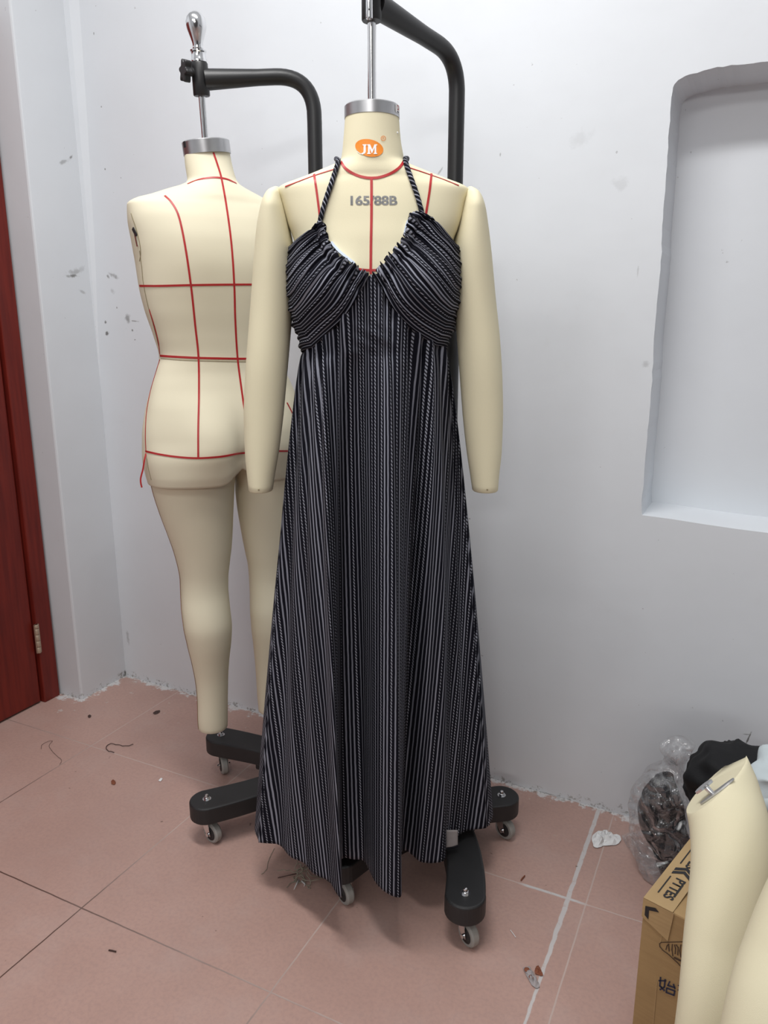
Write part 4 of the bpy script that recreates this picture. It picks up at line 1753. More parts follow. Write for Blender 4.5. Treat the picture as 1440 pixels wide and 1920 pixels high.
# neck cap, tilted with the neck
zc2 = BB.zmax
cc2 = BB.world(BB.cu(zc2), BB.cv(zc2), zc2)
rod_b = np.array([cc2.x, cc2.y, zc2])
top_pt = np.array(at_dist(372, 100, BB.dist + 0.0))
axv = Vector((top_pt[0] - cc2.x, top_pt[1] - cc2.y, top_pt[2] - zc2)).normalized()
axc = (axv + Vector((-0.06, -0.02, 0))).normalized()
bm = bmesh.new()
r2 = BB.w(zc2) + 0.0015
lathe_bm(bm, [(r2, -0.006), (r2, 0.020), (r2 - 0.002, 0.022), (0.02, 0.023), (0.012, 0.025), (0, 0.025)], cc2, axc, 64)
cap2 = bm_obj('neck_cap', bm, M_alu, form2, smooth=True, angle=35)
bm = bmesh.new()
dv = Vector((*(BB.V0 * math.cos(math.radians(62)) - BB.R0 * math.sin(math.radians(62))), 0))
sd = dv.cross(Vector((0, 0, 1))).normalized()
box_bm(bm, cc2 + dv * (r2 + 0.0004) + axc * 0.008, (0.009, 0.0016, 0.012), Matrix((sd, dv, axc)).transposed())
stk = bm_obj('sticker', bm, M_ink, cap2)
stk['label'] = 'small dark sticker'

# legs
LEG_L = [(845, 281, 447), (880, 281, 446), (900, 282, 441), (920, 287, 440), (960, 300, 438), (1000, 315, 436.5), (1035, 327, 434), (1060, 333.5, 431), (1085, 337.5, 428.5), (1110, 338.5, 428.5), (1135, 340, 431), (1165, 344, 434.5), (1200, 351, 434), (1240, 360, 430), (1280, 367, 428), (1320, 370, 427.5), (1350, 370.5, 427.5), (1366, 372, 427)]
LEG_R = [(845, 436, 572), (880, 436, 572), (900, 440, 572), (920, 441, 569), (960, 446, 563), (1000, 453, 558), (1035, 460, 556), (1060, 465, 555), (1085, 467, 555), (1110, 468, 556), (1135, 468, 558), (1165, 470, 560), (1200, 474, 558), (1240, 478, 552), (1280, 481, 545), (1310, 483, 542), (1332, 485, 541)]
perp_th = lambda u: u


def build_leg(rows, depth_back, lean):
    """lean: distance towards the viewer of the leg axis"""
    zz, cl, hw = [], [], []
    for py, l, r in rows:
        a = BB.plane(l, py, lean)
        b = BB.plane(r, py, lean)
        zz.append((a[1] + b[1]) / 2); cl.append((a[0] + b[0]) / 2); hw.append((b[0] - a[0]) / 2)
    o = np.argsort(zz)
    fc, fh = pchip(np.array(zz)[o], np.array(cl)[o]), pchip(np.array(zz)[o], np.array(hw)[o])
    zmin, zmax = min(zz), max(zz)
    H = zmax - zmin
    # calf belly and thigh sit a bit nearer the viewer (this is the back of the leg)
    cvf = pchip([zmin, zmin + H * 0.18, zmin + H * 0.40, zmin + H * 0.55, zmin + H * 0.8, zmax], [-0.010, -0.004, 0.012, -0.004, -0.002, 0.0])
    V, Fc = [], []
    seg = 56
    Z = [zmin - 0.002] + list(np.linspace(zmin, zmax, 90))
    A0 = np.array(AX2)
    for i, z in enumerate(Z):
        h = fh(z) * (0.95 if i == 0 else 1.0)
        for k in range(seg):
            a = 2 * math.pi * k / seg
            p = A0 + BB.R0 * (fc(z) + h * math.cos(a)) + BB.V0 * (lean + cvf(z) + h * 0.96 * math.sin(a))
            zt = z
            # sloped top
            V.append((p[0], p[1], zt))
    for i in range(len(Z) - 1):
        for k in range(seg):
            Fc.append((i * seg + k, i * seg + (k + 1) % seg, (i + 1) * seg + (k + 1) % seg, (i + 1) * seg + k))
    Fc.append(tuple(range(seg))[::-1])
    Fc.append(tuple(range((len(Z) - 1) * seg, len(Z) * seg)))
    lo = mesh_obj('leg', V, Fc, M_jersey_back, form2)
    return lo, (fc, fh, cvf, zmin, zmax, lean)


legL, LP = build_leg(LEG_L, 0, 0.010)
legR, RP = build_leg(LEG_R, 0, -0.040)


def leg_pt(prm, a, z, off=0.0):
    fc, fh, cvf, z0, z1, lean = prm
    h = fh(z) + off
    p = np.array(AX2) + BB.R0 * (fc(z) + h * math.cos(a)) + BB.V0 * (lean + cvf(z) + h * 0.96 * math.sin(a))
    return Vector((p[0], p[1], z))


# stitched outseam with red thread
P, N = [], []
for z in np.linspace(LP[3] + 0.001, LP[4] - 0.03, 70):
    a = math.radians(168)
    P.append(leg_pt(LP, a, z))
    N.append((leg_pt(LP, a, z, 0.01) - leg_pt(LP, a, z)).normalized())
ribbon('side_seam', P, N, 0.0016, 0.0008, M_seam, legL)
P2 = [leg_pt(LP, math.radians(171), z) for z in np.linspace(LP[3] + 0.001, LP[4] - 0.02, 70)]
ribbon('red_thread', P2, N, 0.0012, 0.0010, M_tape, legL)

# red style tapes of the rear form
tp = lambda pts, w=0.0042, n=60: tape_px(BB, 'style_tape', pts, form2, w, n)
tp([(400, 286), (408, 310), (415, 334), (425, 390), (434, 460), (439, 534), (441, 600), (445, 668), (452, 725), (460, 780)])
tp([(309, 367), (322, 380), (335, 405), (347, 460), (358, 535), (366, 610), (372, 668), (373, 740), (372, 800), (372, 858)])
tp([(352, 345), (366, 339), (385, 334.5), (405, 333), (425, 336), (443, 344)], 0.0040)
tp([(262, 536), (300, 536), (358, 534.5), (439, 533.5), (500, 533.5), (540, 534)])
tp([(300.5, 667), (330, 669), (372, 671), (445, 672.5), (500, 672), (526, 670)], 0.0046)
tp([(273, 846), (300, 852), (335, 857), (372, 859), (415, 856), (450, 850), (500, 846), (560, 846)])
tp([(300, 664), (297, 640), (290, 612), (280, 580)], 0.0024, 30)
tp([(300, 674), (292, 700), (282, 735), (275, 775), (273, 815), (274, 846)], 0.0024, 40)
tp([(538, 755), (548, 775), (556, 800)], 0.0036, 20)
# pale seam under the waist tape, stitched side seam, thigh band
tape_px(BB, 'waist_seam', [(302, 672), (340, 675), (400, 677), (460, 678), (520, 677)], form2, 0.0016, 40, M_seam, 0.0004)
tape_px(BB, 'side_seam', [(262, 470), (266, 500), (269, 530), (277, 570), (288, 610), (298, 650)], form2, 0.0014, 40, M_seam, 0.0006)
tape_px(BB, 'side_seam', [(276, 860), (279, 880), (284, 900)], form2, 0.0014, 16, M_seam, 0.0006)
# loose end of red tape at the hip
e0 = BB.hit(274, 850)[0]
ends = [e0 + np.array([0, 0, 0])] + [np.array(at_dist(px, py, np.hypot(e0[0], e0[1]) - 0.004)) for px, py in [(271, 862), (268, 880), (264, 896), (264, 905), (266, 914)]]
Pt = catmull(ends, 24)
ribbon('tape_end', [tuple(p) for p in Pt], [Vector((*BB.V0, 0)) for _ in Pt], 0.0036, 0.0006, M_tape, form2)
# armhole: metal fitting showing at the cut shoulder
hp = None
armhole = [(246, 400), (250, 412), (256, 430), (262, 455), (264, 475), (262, 490)]
tape_px(BB, 'armhole_seam', armhole, form2, 0.0016, 30, M_seam, 0.0007)
for (a_, b_, c_, mt, nm) in (((250, 428), (257, 442), 0.008, M_ink, 'shoulder_fitting'), ((254, 438), (259, 462), 0.0045, M_chrome, 'shoulder_fitting')):
    tape_px(BB, nm, [a_, ((a_[0] + b_[0]) / 2, (a_[1] + b_[1]) / 2), b_], form2, c_, 12, mt, 0.002)
adopt(form2)

# its stand
BACK_HUB = (-0.935, 1.580)
BACK_POST = (-0.953, 1.600)
rb2 = np.array([cc2.x, cc2.y, zc2]) + np.array(axc) * 0.024
rt2 = top_pt
axr = (rt2 - rb2) / np.linalg.norm(rt2 - rb2)
z_sl0 = BB.plane(376, 178)[1] - rb2[2]
z_sl1 = BB.plane(371, 116)[1] - rb2[2]
arm_xy = tuple((rb2 + axr * (z_sl0 + z_sl1) / 2)[:2])
st2 = stand('black rolling stand with chrome pear handle holding the rear-facing dress form', BACK_HUB, BACK_POST, arm_xy, at_dist(598, 140, 1.857)[2], at_dist(385, 149, 1.85)[2],
            [((-1.123, 1.301), -0.012, math.radians(-13), True), ((-1.282, 1.562), 0.008, math.radians(-40), True), ((-0.845, 1.425), 0.0, math.radians(0), False), ((-0.86, 1.662), 0.0, math.radians(60), False)],
            tuple(rt2), tuple(rb2), (z_sl0, z_sl1), (-0.48, -0.85, 0.0), corner=0.085)

# ------------------------------------------------------------------ corner clutter on the right
# cardboard box
A = np.array([-0.081, 1.128])
dd = np.array([0.28, 0.96])
ff = np.array([0.96, -0.28])
BOXH, BD, BWID = 0.35, 0.30, 0.44


def bx(a, b, z):
    """point of the box frame: a along the front, b into depth"""
    p = A + ff * a + dd * b
    return Vector((p[0], p[1], z))


boxo = thing('cardboard_box', 'brown cardboard box with printed tape in the right corner', 'cardboard box', (*(A + ff * BWID / 2 + dd * BD / 2), 0))
# body with slightly crumpled top
bm = bmesh.new()
NX, NY = 24, 18
top = {}
rz = random.Random(2)
for j in range(NY + 1):
    for i in range(NX + 1):
        a, b = BWID * i / NX, BD * j / NY
        sag = 0.010 * math.sin(math.pi * i / NX) * math.sin(math.pi * j / NY) + 0.004 * noise.noise((i * 0.3, j * 0.3, 0))
        top[i, j] = bm.verts.new(bx(a, b, BOXH - sag * (1 if 0 < i < NX and 0 < j < NY else 0)))
for j in range(NY):
    for i in range(NX):
        bm.faces.new((top[i, j], top[i + 1, j], top[i + 1, j + 1], top[i, j + 1]))
rim = [top[i, 0] for i in range(NX + 1)] + [top[NX, j] for j in range(1, NY + 1)] + [top[i, NY] for i in range(NX - 1, -1, -1)] + [top[0, j] for j in range(NY - 1, 0, -1)]
lowr = [bm.verts.new((v.co.x, v.co.y, 0.0)) for v in rim]
midr = []
for k, v in enumerate(rim):
    i_ = k if k <= NX else None
    bul = 0.0
    midr.append(bm.verts.new((v.co.x, v.co.y, BOXH * 0.5)))
nr_ = len(rim)
for k in range(nr_):
    k2 = (k + 1) % nr_
    bm.faces.new((midr[k], midr[k2], rim[k2], rim[k]))
    bm.faces.new((lowr[k], lowr[k2], midr[k2], midr[k]))
bm.faces.new(lowr[::-1])
bo = bm_obj('box_body', bm, M_card, boxo)
bevel(bo, 0.003, 2, 50)


def strip(name, quad, mat, thick, parent, nrm, rows=6):
    """thin glued strip"""
    V, Fc = [], []
    q = [Vector(p) for p in quad]
    for k in range(rows + 1):
        t = k / rows
        for p in (q[0].lerp(q[3], t), q[1].lerp(q[2], t)):
            V += [p, p + nrm * thick]
    for k in range(rows):
        a, b = 4 * k, 4 * k + 4
        Fc += [(a + 1, a + 3, b + 3, b + 1), (a, b, b + 2, a + 2), (a, a + 1, b + 1, b), (a + 2, b + 2, b + 3, a + 3)]
    Fc += [(0, 2, 3, 1), tuple(4 * rows + x for x in (0, 1, 3, 2))]
    return mesh_obj(name, V, Fc, mat, parent, smooth=False)


Zv = Vector((0, 0, 1))
FN = Vector((*(-dd), 0))
LN = Vector((*(-ff), 0))
zt_ = BOXH + 0.0006
tape1 = strip('packing_tape', [bx(0.0, -0.002, zt_), bx(0.048, -0.002, zt_), bx(0.048, BD, zt_), bx(0.0, BD, zt_)], M_tapeclear, 0.0008, boxo, Zv)
tape2 = strip('packing_tape', [bx(-0.0002, -0.001, BOXH), bx(0.05, -0.001, BOXH), bx(0.045, -0.001, BOXH - 0.055), bx(-0.0002, -0.001, BOXH - 0.035)], M_tapeclear, 0.0008, boxo, FN)
tape3 = strip('packing_tape', [bx(0.06, 0.108, zt_ - 0.002), bx(BWID, 0.108, zt_ - 0.002), bx(BWID, 0.155, zt_ - 0.002), bx(0.06, 0.155, zt_ - 0.002)], M_tapeclear, 0.0012, boxo, Zv)


def flat_text(s, size, org, xdir, ydir, mat, parent, name, bold=0.0, nrm=None, off=0.0012):
    me = text_mesh(s, size, bold)
    xd, yd = Vector(xdir).normalized(), Vector(ydir).normalized()
    nn_ = xd.cross(yd)
    for v in me.vertices:
        x, y = v.co.x, v.co.y
        v.co = Vector(org) + xd * x + yd * y + nn_ * off
    me.materials.clear()
    me.materials.append(mat)
    return link(bpy.data.objects.new(name, me), parent)


def flat_poly(pts2, org, xdir, ydir, mat, parent, name, off=0.0012):
    xd, yd = Vector(xdir).normalized(), Vector(ydir).normalized()
    nn_ = xd.cross(yd)
    bm = bmesh.new()
    for pl in pts2:
        vs = [bm.verts.new(Vector(org) + xd * x + yd * y + nn_ * off) for x, y in pl]
        ed = [bm.edges.new((a, b)) for a, b in zip(vs, vs[1:] + vs[:1])]
        bmesh.ops.triangle_fill(bm, edges=ed, use_beauty=True)
    return bm_obj(name, bm, mat, parent)


def stroke(a, b, w):
    a, b = Vector((*a, 0)), Vector((*b, 0))
    d = (b - a).normalized()
    n = Vector((-d.y, d.x, 0)) * w / 2
    return [tuple((a + n)[:2]), tuple((a - n)[:2]), tuple((b - n)[:2]), tuple((b + n)[:2])]


d3, f3 = Vector((*dd, 0)), Vector((*ff, 0))
for k, b in enumerate((0.062, 0.155, 0.248)):
    flat_text('PTTES', 0.022, bx(0.029, b - 0.012, zt_ + 0.0012), -d3, f3, M_ink, tape1, 'tape_lettering', 0.0006, off=0.0004)
    flat_poly([stroke((-0.026, 0), (0.026, 0), 0.002)], bx(0.013, b - 0.012, zt_ + 0.0012), -d3, f3, M_ink, tape1, 'tape_underline', 0.0004)
    ch = []
    for o in (0.0, 0.011):
        ch += [[(-0.004 + o, 0.016), (0.004 + o, 0.016), (-0.008 + o, 0.0), (-0.016 + o, 0.0)], [(-0.016 + o, 0.0), (-0.008 + o, 0.0), (0.004 + o, -0.016), (-0.004 + o, -0.016)]]
    flat_poly(ch, bx(0.027, b + 0.036, zt_ + 0.0012), -d3, f3, M_ink, tape1, 'tape_chevron', 0.0004)
chf = [[(-0.004, 0.014), (0.004, 0.014), (-0.006, 0.0), (-0.014, 0.0)], [(-0.014, 0.0), (-0.006, 0.0), (0.004, -0.014), (-0.004, -0.014)]]
flat_poly(chf, bx(0.016, -0.0022, BOXH - 0.020), f3 - Zv * 0.7, f3 * 0.7 + Zv, M_ink, tape2, 'tape_chevron', 0.0004)
flat_poly([[(x + 0.0, y) for x, y in p] for p in chf], bx(0.085, 0.13, zt_ + 0.001), f3, d3, M_ink, tape3, 'tape_chevron', 0.0004)
flat_poly([stroke((0, 0.006), (0.3, 0.006), 0.003), stroke((0, -0.006), (0.3, -0.006), 0.003)], bx(0.095, 0.13, zt_ + 0.001), f3, d3, M_ink, tape3, 'tape_underline', 0.0004)


def on_front(px, py):
    """front face of the box: coordinates (a, z)"""
    d = ray(px, py)
    n = np.array([*dd, 0])
    t = np.dot(np.array([*A, 0]) - _C, n) / np.dot(d, n)
    q = _C + d * t
    return float(np.dot(q[:2] - A, ff)), float(q[2])


def front_polys(pxpolys, mat, name, off=0.0010):
    return flat_poly([[on_front(*p) for p in pl] for pl in pxpolys], bx(0, 0, 0), f3, Zv, mat, boxo, name, off)


def px_stroke(pts, w):
    out = []
    for a, b in zip(pts, pts[1:]):
        dx, dy = b[0] - a[0], b[1] - a[1]
        L = math.hypot(dx, dy) or 1
        nx, ny = -dy / L * w / 2, dx / L * w / 2
        ex, ey = dx / L * w * 0.3, dy / L * w * 0.3
        out.append([(a[0] + nx - ex, a[1] + ny - ey), (a[0] - nx - ex, a[1] - ny - ey), (b[0] - nx + ex, b[1] - ny + ey), (b[0] + nx + ex, b[1] + ny + ey)])
    return out


tri = [(1290, 1765), (1240, 1766.5), (1237, 1769), (1237.5, 1774), (1243, 1781), (1255, 1790), (1272, 1806), (1283, 1818), (1290, 1823), (1300, 1830), (1318, 1790), (1316, 1768), (1300, 1765.5), (1290, 1765)]
front_polys(px_stroke(tri, 1.7), M_brownink, 'printed_emblem')
scr = []
for pts_ in ([(1249, 1780), (1251, 1773), (1254, 1770), (1255, 1783)], [(1261, 1770), (1260, 1780), (1262, 1792)], [(1265, 1771), (1267, 1778), (1266, 1788)], [(1268, 1771), (1272, 1776), (1271, 1790)], [(1277, 1771), (1275, 1782), (1277, 1794)], [(1280, 1772), (1284, 1786), (1283, 1798)], [(1287, 1772), (1290, 1784), (1289, 1800)], [(1294, 1772), (1297, 1790), (1295, 1806)]):
    scr += px_stroke(pts_, 2.0)
scr += px_stroke([(1265, 1795), (1275, 1800), (1290, 1804), (1302, 1806)], 3.5) + px_stroke([(1278, 1803), (1288, 1811)], 3)
front_polys(scr, M_brownink, 'printed_emblem')
# the printed characters, stroke by stroke
shi = []
for a_ in ([(1239, 1832), (1237.5, 1848), (1243, 1853)], [(1247.5, 1836), (1246, 1850), (1238, 1855)], [(1240, 1850), (1246, 1857)], [(1236, 1838), (1249, 1838.5)],
           [(1256, 1840), (1252.5, 1847), (1265, 1851)], [(1263, 1845), (1266, 1853)], [(1250.5, 1852), (1249.5, 1860), (1264, 1865.5)], [(1250.5, 1852), (1265.5, 1857.5), (1264, 1865.5)]):
    shi += px_stroke(a_, 2.9)
zhu = []
for a_ in ([(1272, 1847), (1300, 1857)], [(1271.5, 1855.5), (1300, 1866)], [(1275, 1871), (1300, 1879)], [(1288, 1853), (1285, 1875)]):
    zhu += px_stroke(a_, 2.2)
front_polys(shi, M_navyink, 'printed_character')
front_polys(zhu, M_navyink, 'printed_character')
for s_ in ([(1244, 1742), (1238, 1767)], [(1232, 1840), (1225, 1920)]):
    front_polys(px_stroke(s_, 1.4), M_tapeclear, 'crease')
adopt(boxo)


# padded limbs leaning on the box
def limb(name, label, cat, path, radii, mat, cut=None, hookside=None):
    t = thing(name, label, cat, path[0])
    P = catmull(path, 60)
    ts = np.linspace(0, 1, 60)
    rx = pchip([r[0] for r in radii], [r[1] for r in radii])
    PP, T, N = frames(P)
    V, Fc = [], []
    seg = 56
    rgt = Vector(_rt)
    for i, (p, tt) in enumerate(zip(PP, T)):
        a = (rgt - tt * rgt.dot(tt)).normalized()
        b = tt.cross(a)
        r = rx(ts[i])
        for k in range(seg):
            an = 2 * math.pi * k / seg
            V.append(p + (a * math.cos(an) * r + b * math.sin(an) * r * 0.92))
    for i in range(len(PP) - 1):
        for k in range(seg):
            Fc.append((i * seg + k, i * seg + (k + 1) % seg, (i + 1) * seg + (k + 1) % seg, (i + 1) * seg + k))
    Fc.append(tuple(range(seg))[::-1])
    Fc.append(tuple(range((len(PP) - 1) * seg, len(PP) * seg)))
    if cut is not None:
        co, no = Vector(cut[0]), Vector(cut[1]).normalized()
        V = [Vector(v) for v in V]
        ax = (PP[-1] - PP[-8]).normalized()
        for k, v in enumerate(V):
            dd_ = (v - co).dot(no)
            if dd_ > 0:
                V[k] = v - ax * (dd_ / ax.dot(no))
    mesh_obj('limb_body', V, Fc, mat, t)
    return t


def LD(px, py, dist):
    return np.array(at_dist(px, py, dist))


pA = [LD(1275, 2230, 0.845) * np.array([1, 1, 0]) + np.array([0, 0, 0.004]), LD(1331, 1930, 0.915), LD(1354, 1760, 0.97), LD(1370, 1640, 1.02), LD(1369, 1560, 1.06), LD(1354, 1490, 1.10), LD(1338, 1420, 1.14)]
# rim of the cut end as seen: (1288,1527) lower left ... (1398,1443) upper right
c1, c2 = LD(1288, 1526, 1.06), LD(1395, 1444, 1.09)
c3 = LD(1362, 1512, 1.04)
mid = (c1 + c2) / 2
e1 = Vector(c2 - c1).normalized()
cn = Vector((-0.34, 0.25, 0.88))
cn = (cn - e1 * cn.dot(e1)).normalized()
arm1 = limb('mannequin_arm', 'cream padded mannequin arm with metal hook leaning on the cardboard box', 'mannequin arm', pA, [(0, 0.038), (0.30, 0.043), (0.5, 0.049), (0.7, 0.0535), (0.80, 0.0545), (0.9, 0.053), (1.0, 0.046)], M_jersey, (mid, cn))
# metal plate and hook on the cut end
M3 = lambda u, v, w: Vector(mid) + e1 * u + cn.cross(e1).normalized() * v + cn * w
yv = cn.cross(e1).normalized()
bm = bmesh.new()
ol = []
for k in range(24):
    a = 2 * math.pi * k / 24
    ol.append((0.030 * math.cos(a), 0.0055 * math.sin(a)))
for w_ in (0.0006, 0.0026):
    pass
Ab = [bm.verts.new(M3(x + 0.004, y - 0.010, 0.0005)) for x, y in ol]
Bb = [bm.verts.new(M3(x + 0.004, y - 0.010, 0.0028)) for x, y in ol]
bm.faces.new(Ab[::-1]); bm.faces.new(Bb)
for k in range(24):
    bm.faces.new((Ab[k], Ab[(k + 1) % 24], Bb[(k + 1) % 24], Bb[k]))
pl_ = bm_obj('mounting_plate', bm, M_alu, arm1)
bm = bmesh.new()
ol = [(0.032 * 0.5 * math.cos(2 * math.pi * k / 24) * (1.0 if math.cos(2 * math.pi * k / 24) < 0 else 0.9), 0.0085 * math.sin(2 * math.pi * k / 24)) for k in range(24)]
Ab = [bm.verts.new(M3(x - 0.006, y + 0.002, 0.012 + 0.10 * abs(y) )) for x, y in ol]
Bb = [bm.verts.new(M3(x - 0.006, y + 0.002, 0.0155 + 0.05 * abs(y))) for x, y in ol]
bm.faces.new(Ab[::-1]); bm.faces.new(Bb)
for k in range(24):
    bm.faces.new((Ab[k], Ab[(k + 1) % 24], Bb[(k + 1) % 24], Bb[k]))
tube_bm(bm, [M3(-0.004, 0.0, 0.0), M3(-0.005, 0.001, 0.013)], 0.0045, 12)
bm_obj('hook', bm, M_chrome, arm1, smooth=True, angle=40)
adopt(arm1)

pB = [LD(1350, 2400, 0.70) * np.array([1, 1, 0]) + np.array([0, 0, 0.004]), LD(1452, 1990, 0.80), LD(1505, 1800, 0.86), LD(1568, 1650, 0.92), LD(1630, 1540, 0.98)]
arm2 = limb('mannequin_arm', 'cream padded mannequin arm cropped by the lower right picture edge', 'mannequin arm', pB, [(0, 0.050), (0.3, 0.057), (0.6, 0.062), (0.9, 0.060), (1.0, 0.054)], M_jersey)
adopt(arm2)


# soft heaps of cloth
def heap(name, label, cat, outline, yc, depth, mat, seed, zbase=0.0, rough=0.010, seg=90, rows=60):
    """lofted lump of folded cloth: outline = list of (z, x_left, x_right) in the room, centred at y = yc"""
    Z = [o[0] for o in outline]
    L = pchip(Z, [o[1] for o in outline])
    Rr = pchip(Z, [o[2] for o in outline])
    V, Fc = [], []
    z0, z1 = Z[0], Z[-1]
    for i in range(rows + 1):
        f_ = i / rows
        z = lerp(z0, z1, 1 - (1 - f_) ** 1.3)
        l, r = L(z), Rr(z)
        c, hw = (l + r) / 2, max((r - l) / 2, 0.002)
        dp = depth * min(1.0, hw / (depth * 0.6) + 0.1) * (1.0 if f_ < 0.8 else max(0.15, math.sqrt(max(0, 1 - ((f_ - 0.8) / 0.2) ** 2))))
        for k in range(seg):
            a = 2 * math.pi * k / seg
            x, y = c + hw * math.cos(a), yc + dp * math.sin(a)
            v = Vector((x * 12 + seed, y * 12, z * 12))
            fold = (1 - abs(noise.noise(v + Vector((0, 0, noise.noise(v * 0.6) * 2)))) * 2)
            n2_ = noise.noise(v * 2.3)
            dsp = rough * (fold * 0.8 + 0.5 * n2_)
            nd = Vector((math.cos(a), math.sin(a), 0.35 * f_)).normalized()
            V.append(Vector((x, y, max(z, z0))) + nd * dsp - Vector((0, 0, 0 if i else 0)))
    for i in range(rows):
        for k in range(seg):
            Fc.append((i * seg + k, i * seg + (k + 1) % seg, (i + 1) * seg + (k + 1) % seg, (i + 1) * seg + k))
    Fc.append(tuple(range(seg))[::-1])
    Fc.append(tuple(range(rows * seg, (rows + 1) * seg)))
    o = mesh_obj(name, V, Fc, mat)
    if zbase is not None:
        mz = min(v.co.z for v in o.data.vertices)
        for v in o.data.vertices:
            v.co.z -= (mz - zbase) if v.co.z < zbase else 0
    tag(o, label, cat)
    return o


def hx(pairs, y):
    out = []
    for (pl_, pr_, py) in pairs:
        a, b = on_y(pl_, py, y), on_y(pr_, py, y)
        out.append(((a[2] + b[2]) / 2, a[0], b[0]))
    return out


# black garment heap (behind the box)
yb = 1.545
oh = hx([(1318, 1620, 1560), (1290, 1620, 1520), (1278, 1600, 1490), (1286, 1570, 1465), (1305, 1530, 1445), (1330, 1480, 1428), (1360, 1430, 1418)], yb)
oh = [(0.0, oh[0][1] + 0.03, oh[0][2]), ] + [o for o in oh if o[0] > 0.05]
heap('black_garment', 'black crumpled garment heaped behind the cardboard box', 'clothing', oh, yb, 0.10, M_blackcloth, 1.0, 0.0, 0.019)

# dark clothes inside the clear bag
ybag = 1.67
od = hx([(1236, 1290, 1625), (1218, 1292, 1590), (1203, 1288, 1555), (1198, 1282, 1525), (1205, 1278, 1500), (1218, 1270, 1478), (1236, 1262, 1462), (1248, 1256, 1452)], ybag)
zb0 = od[0][0]
od = [(0.012, od[0][1] + 0.01, od[0][2] - 0.01)] + [o for o in od if o[0] > 0.03]
heap('folded_clothes', 'dark folded clothes inside the clear plastic bag', 'clothing', od, ybag, 0.040, M_darkcloth, 6.0, 0.012, 0.008)


def plastic_bag():
    pr = hx([(1200, 1310, 1640), (1190, 1312, 1600), (1184, 1306, 1560), (1183, 1300, 1520), (1190, 1296, 1490), (1204, 1292, 1465), (1222, 1284, 1447), (1240, 1282, 1436), (1248, 1286, 1425), (1240, 1296, 1405), (1254, 1297, 1392), (1268, 1280, 1384)], ybag)
    pr = [(0.004, pr[0][1], pr[0][2])] + [o for o in pr if o[0] > 0.02]
    pr.sort()
    Z = [o[0] for o in pr]
    L, Rr = pchip(Z, [o[1] for o in pr]), pchip(Z, [o[2] for o in pr])
    seg, rows = 120, 110
    V, Fc = [], []
    for i in range(rows + 1):
        f_ = i / rows
        z = lerp(Z[0], Z[-1], f_)
        l, r = L(z), Rr(z)
        c, hw = (l + r) / 2, max((r - l) / 2, 0.002)
        dp = min(0.058, hw * 1.1)
        for k in range(seg):
            a = 2 * math.pi * k / seg
            x, y = c + hw * math.cos(a), ybag + dp * math.sin(a)
            v = Vector((x * 14 + 3, y * 14, z * 14))
            rdg = 1 - abs(noise.noise(v)) * 2.2
            rdg2 = 1 - abs(noise.noise(v * 2.1 + Vector((5, 1, 2)))) * 2.2
            d_ = 0.006 * rdg + 0.0035 * rdg2
            V.append((x + math.cos(a) * d_, y + math.sin(a) * d_, z))
    for i in range(rows):
        for k in range(seg):
            Fc.append((i * seg + k, i * seg + (k + 1) % seg, (i + 1) * seg + (k + 1) % seg, (i + 1) * seg + k))
    Fc.append(tuple(range(seg))[::-1])
    Fc.append(tuple(range(rows * seg, (rows + 1) * seg)))
    o = mesh_obj('plastic_bag', V, Fc, M_plastic)
    tag(o, 'clear crinkled plastic bag of dark clothes against the wall', 'plastic bag')
    # skirt of film lying on the floor towards the left
    V, Fc = [], []
    nx, ny = 50, 40
    e = [on_z(1170, 1572, 0.0), on_z(1245, 1545, 0.0), on_z(1290, 1655, 0.0), on_z(1205, 1640, 0.0)]
    for j in range(ny + 1):
        for i in range(nx + 1):
            s, t = i / nx, j / ny
            p = (e[0] * (1 - s) + e[1] * s) * (1 - t) + (e[3] * (1 - s) + e[2] * s) * t
            vv = Vector((p[0] * 16, p[1] * 16, 2.0))
            edge = min(1, 4 * min(s + 0.05, t + 0.05, 1 - t + 0.05))
            h = 0.004 + edge * (0.034 * s + 0.022 * abs(noise.noise(vv)) + 0.010 * abs(noise.noise(vv * 2.7)))
            q = p + np.array([0.010 * noise.noise(vv * 1.2 + Vector((9, 0, 0))), 0.010 * noise.noise(vv * 1.2 + Vector((0, 9, 0))), 0])
            V.append((q[0], q[1], h))
    for j in range(ny):
        for i in range(nx):
            a = j * (nx + 1) + i
            Fc.append((a, a + 1, a + nx + 2, a + nx + 1))
    mesh_obj('bag_skirt', V, Fc, M_plastic, o)
    return o


plastic_bag()

# pale blue cloth and patterned cloth at the right edge
ybl = 1.32
ob = hx([(1402, 1520, 1600), (1396, 1530, 1545), (1392, 1540, 1500), (1400, 1550, 1472), (1414, 1540, 1448), (1432, 1520, 1432)], ybl)
ob = [o for o in sorted(ob) if o[0] > 0.37]
ob = [(0.354, ob[0][1], ob[0][2])] + ob
heap('pale_blue_cloth', 'pale blue cloth bunched at the right picture edge above the arm', 'cloth', ob, ybl + 0.0, 0.06, M_bluecloth, 12.0, 0.354, 0.020)
ypt = 1.16
rp = [np.array(on_y(1440, 1565, ypt))]
kc = on_y(1452, 1558, ypt)
bm = bmesh.new()
cl = thing('patterned_cloth', 'grey patterned cloth roll with two red tabs at the right edge', 'cloth', kc)
tv = []
for i in range(25):
    a = math.radians(100 + i * 7.2)
    tv.append((kc[0] + 0.036 * math.cos(a), kc[1] + 0.006 * math.sin(a * 2), kc[2] + 0.046 * math.sin(a)))
tube_bm(bm, tv, [0.008 + 0.004 * math.sin(i * 0.4) for i in range(25)], 14)
bm_obj('rolled_edge', bm, M_bluecloth, cl, smooth=True)
bm = bmesh.new()
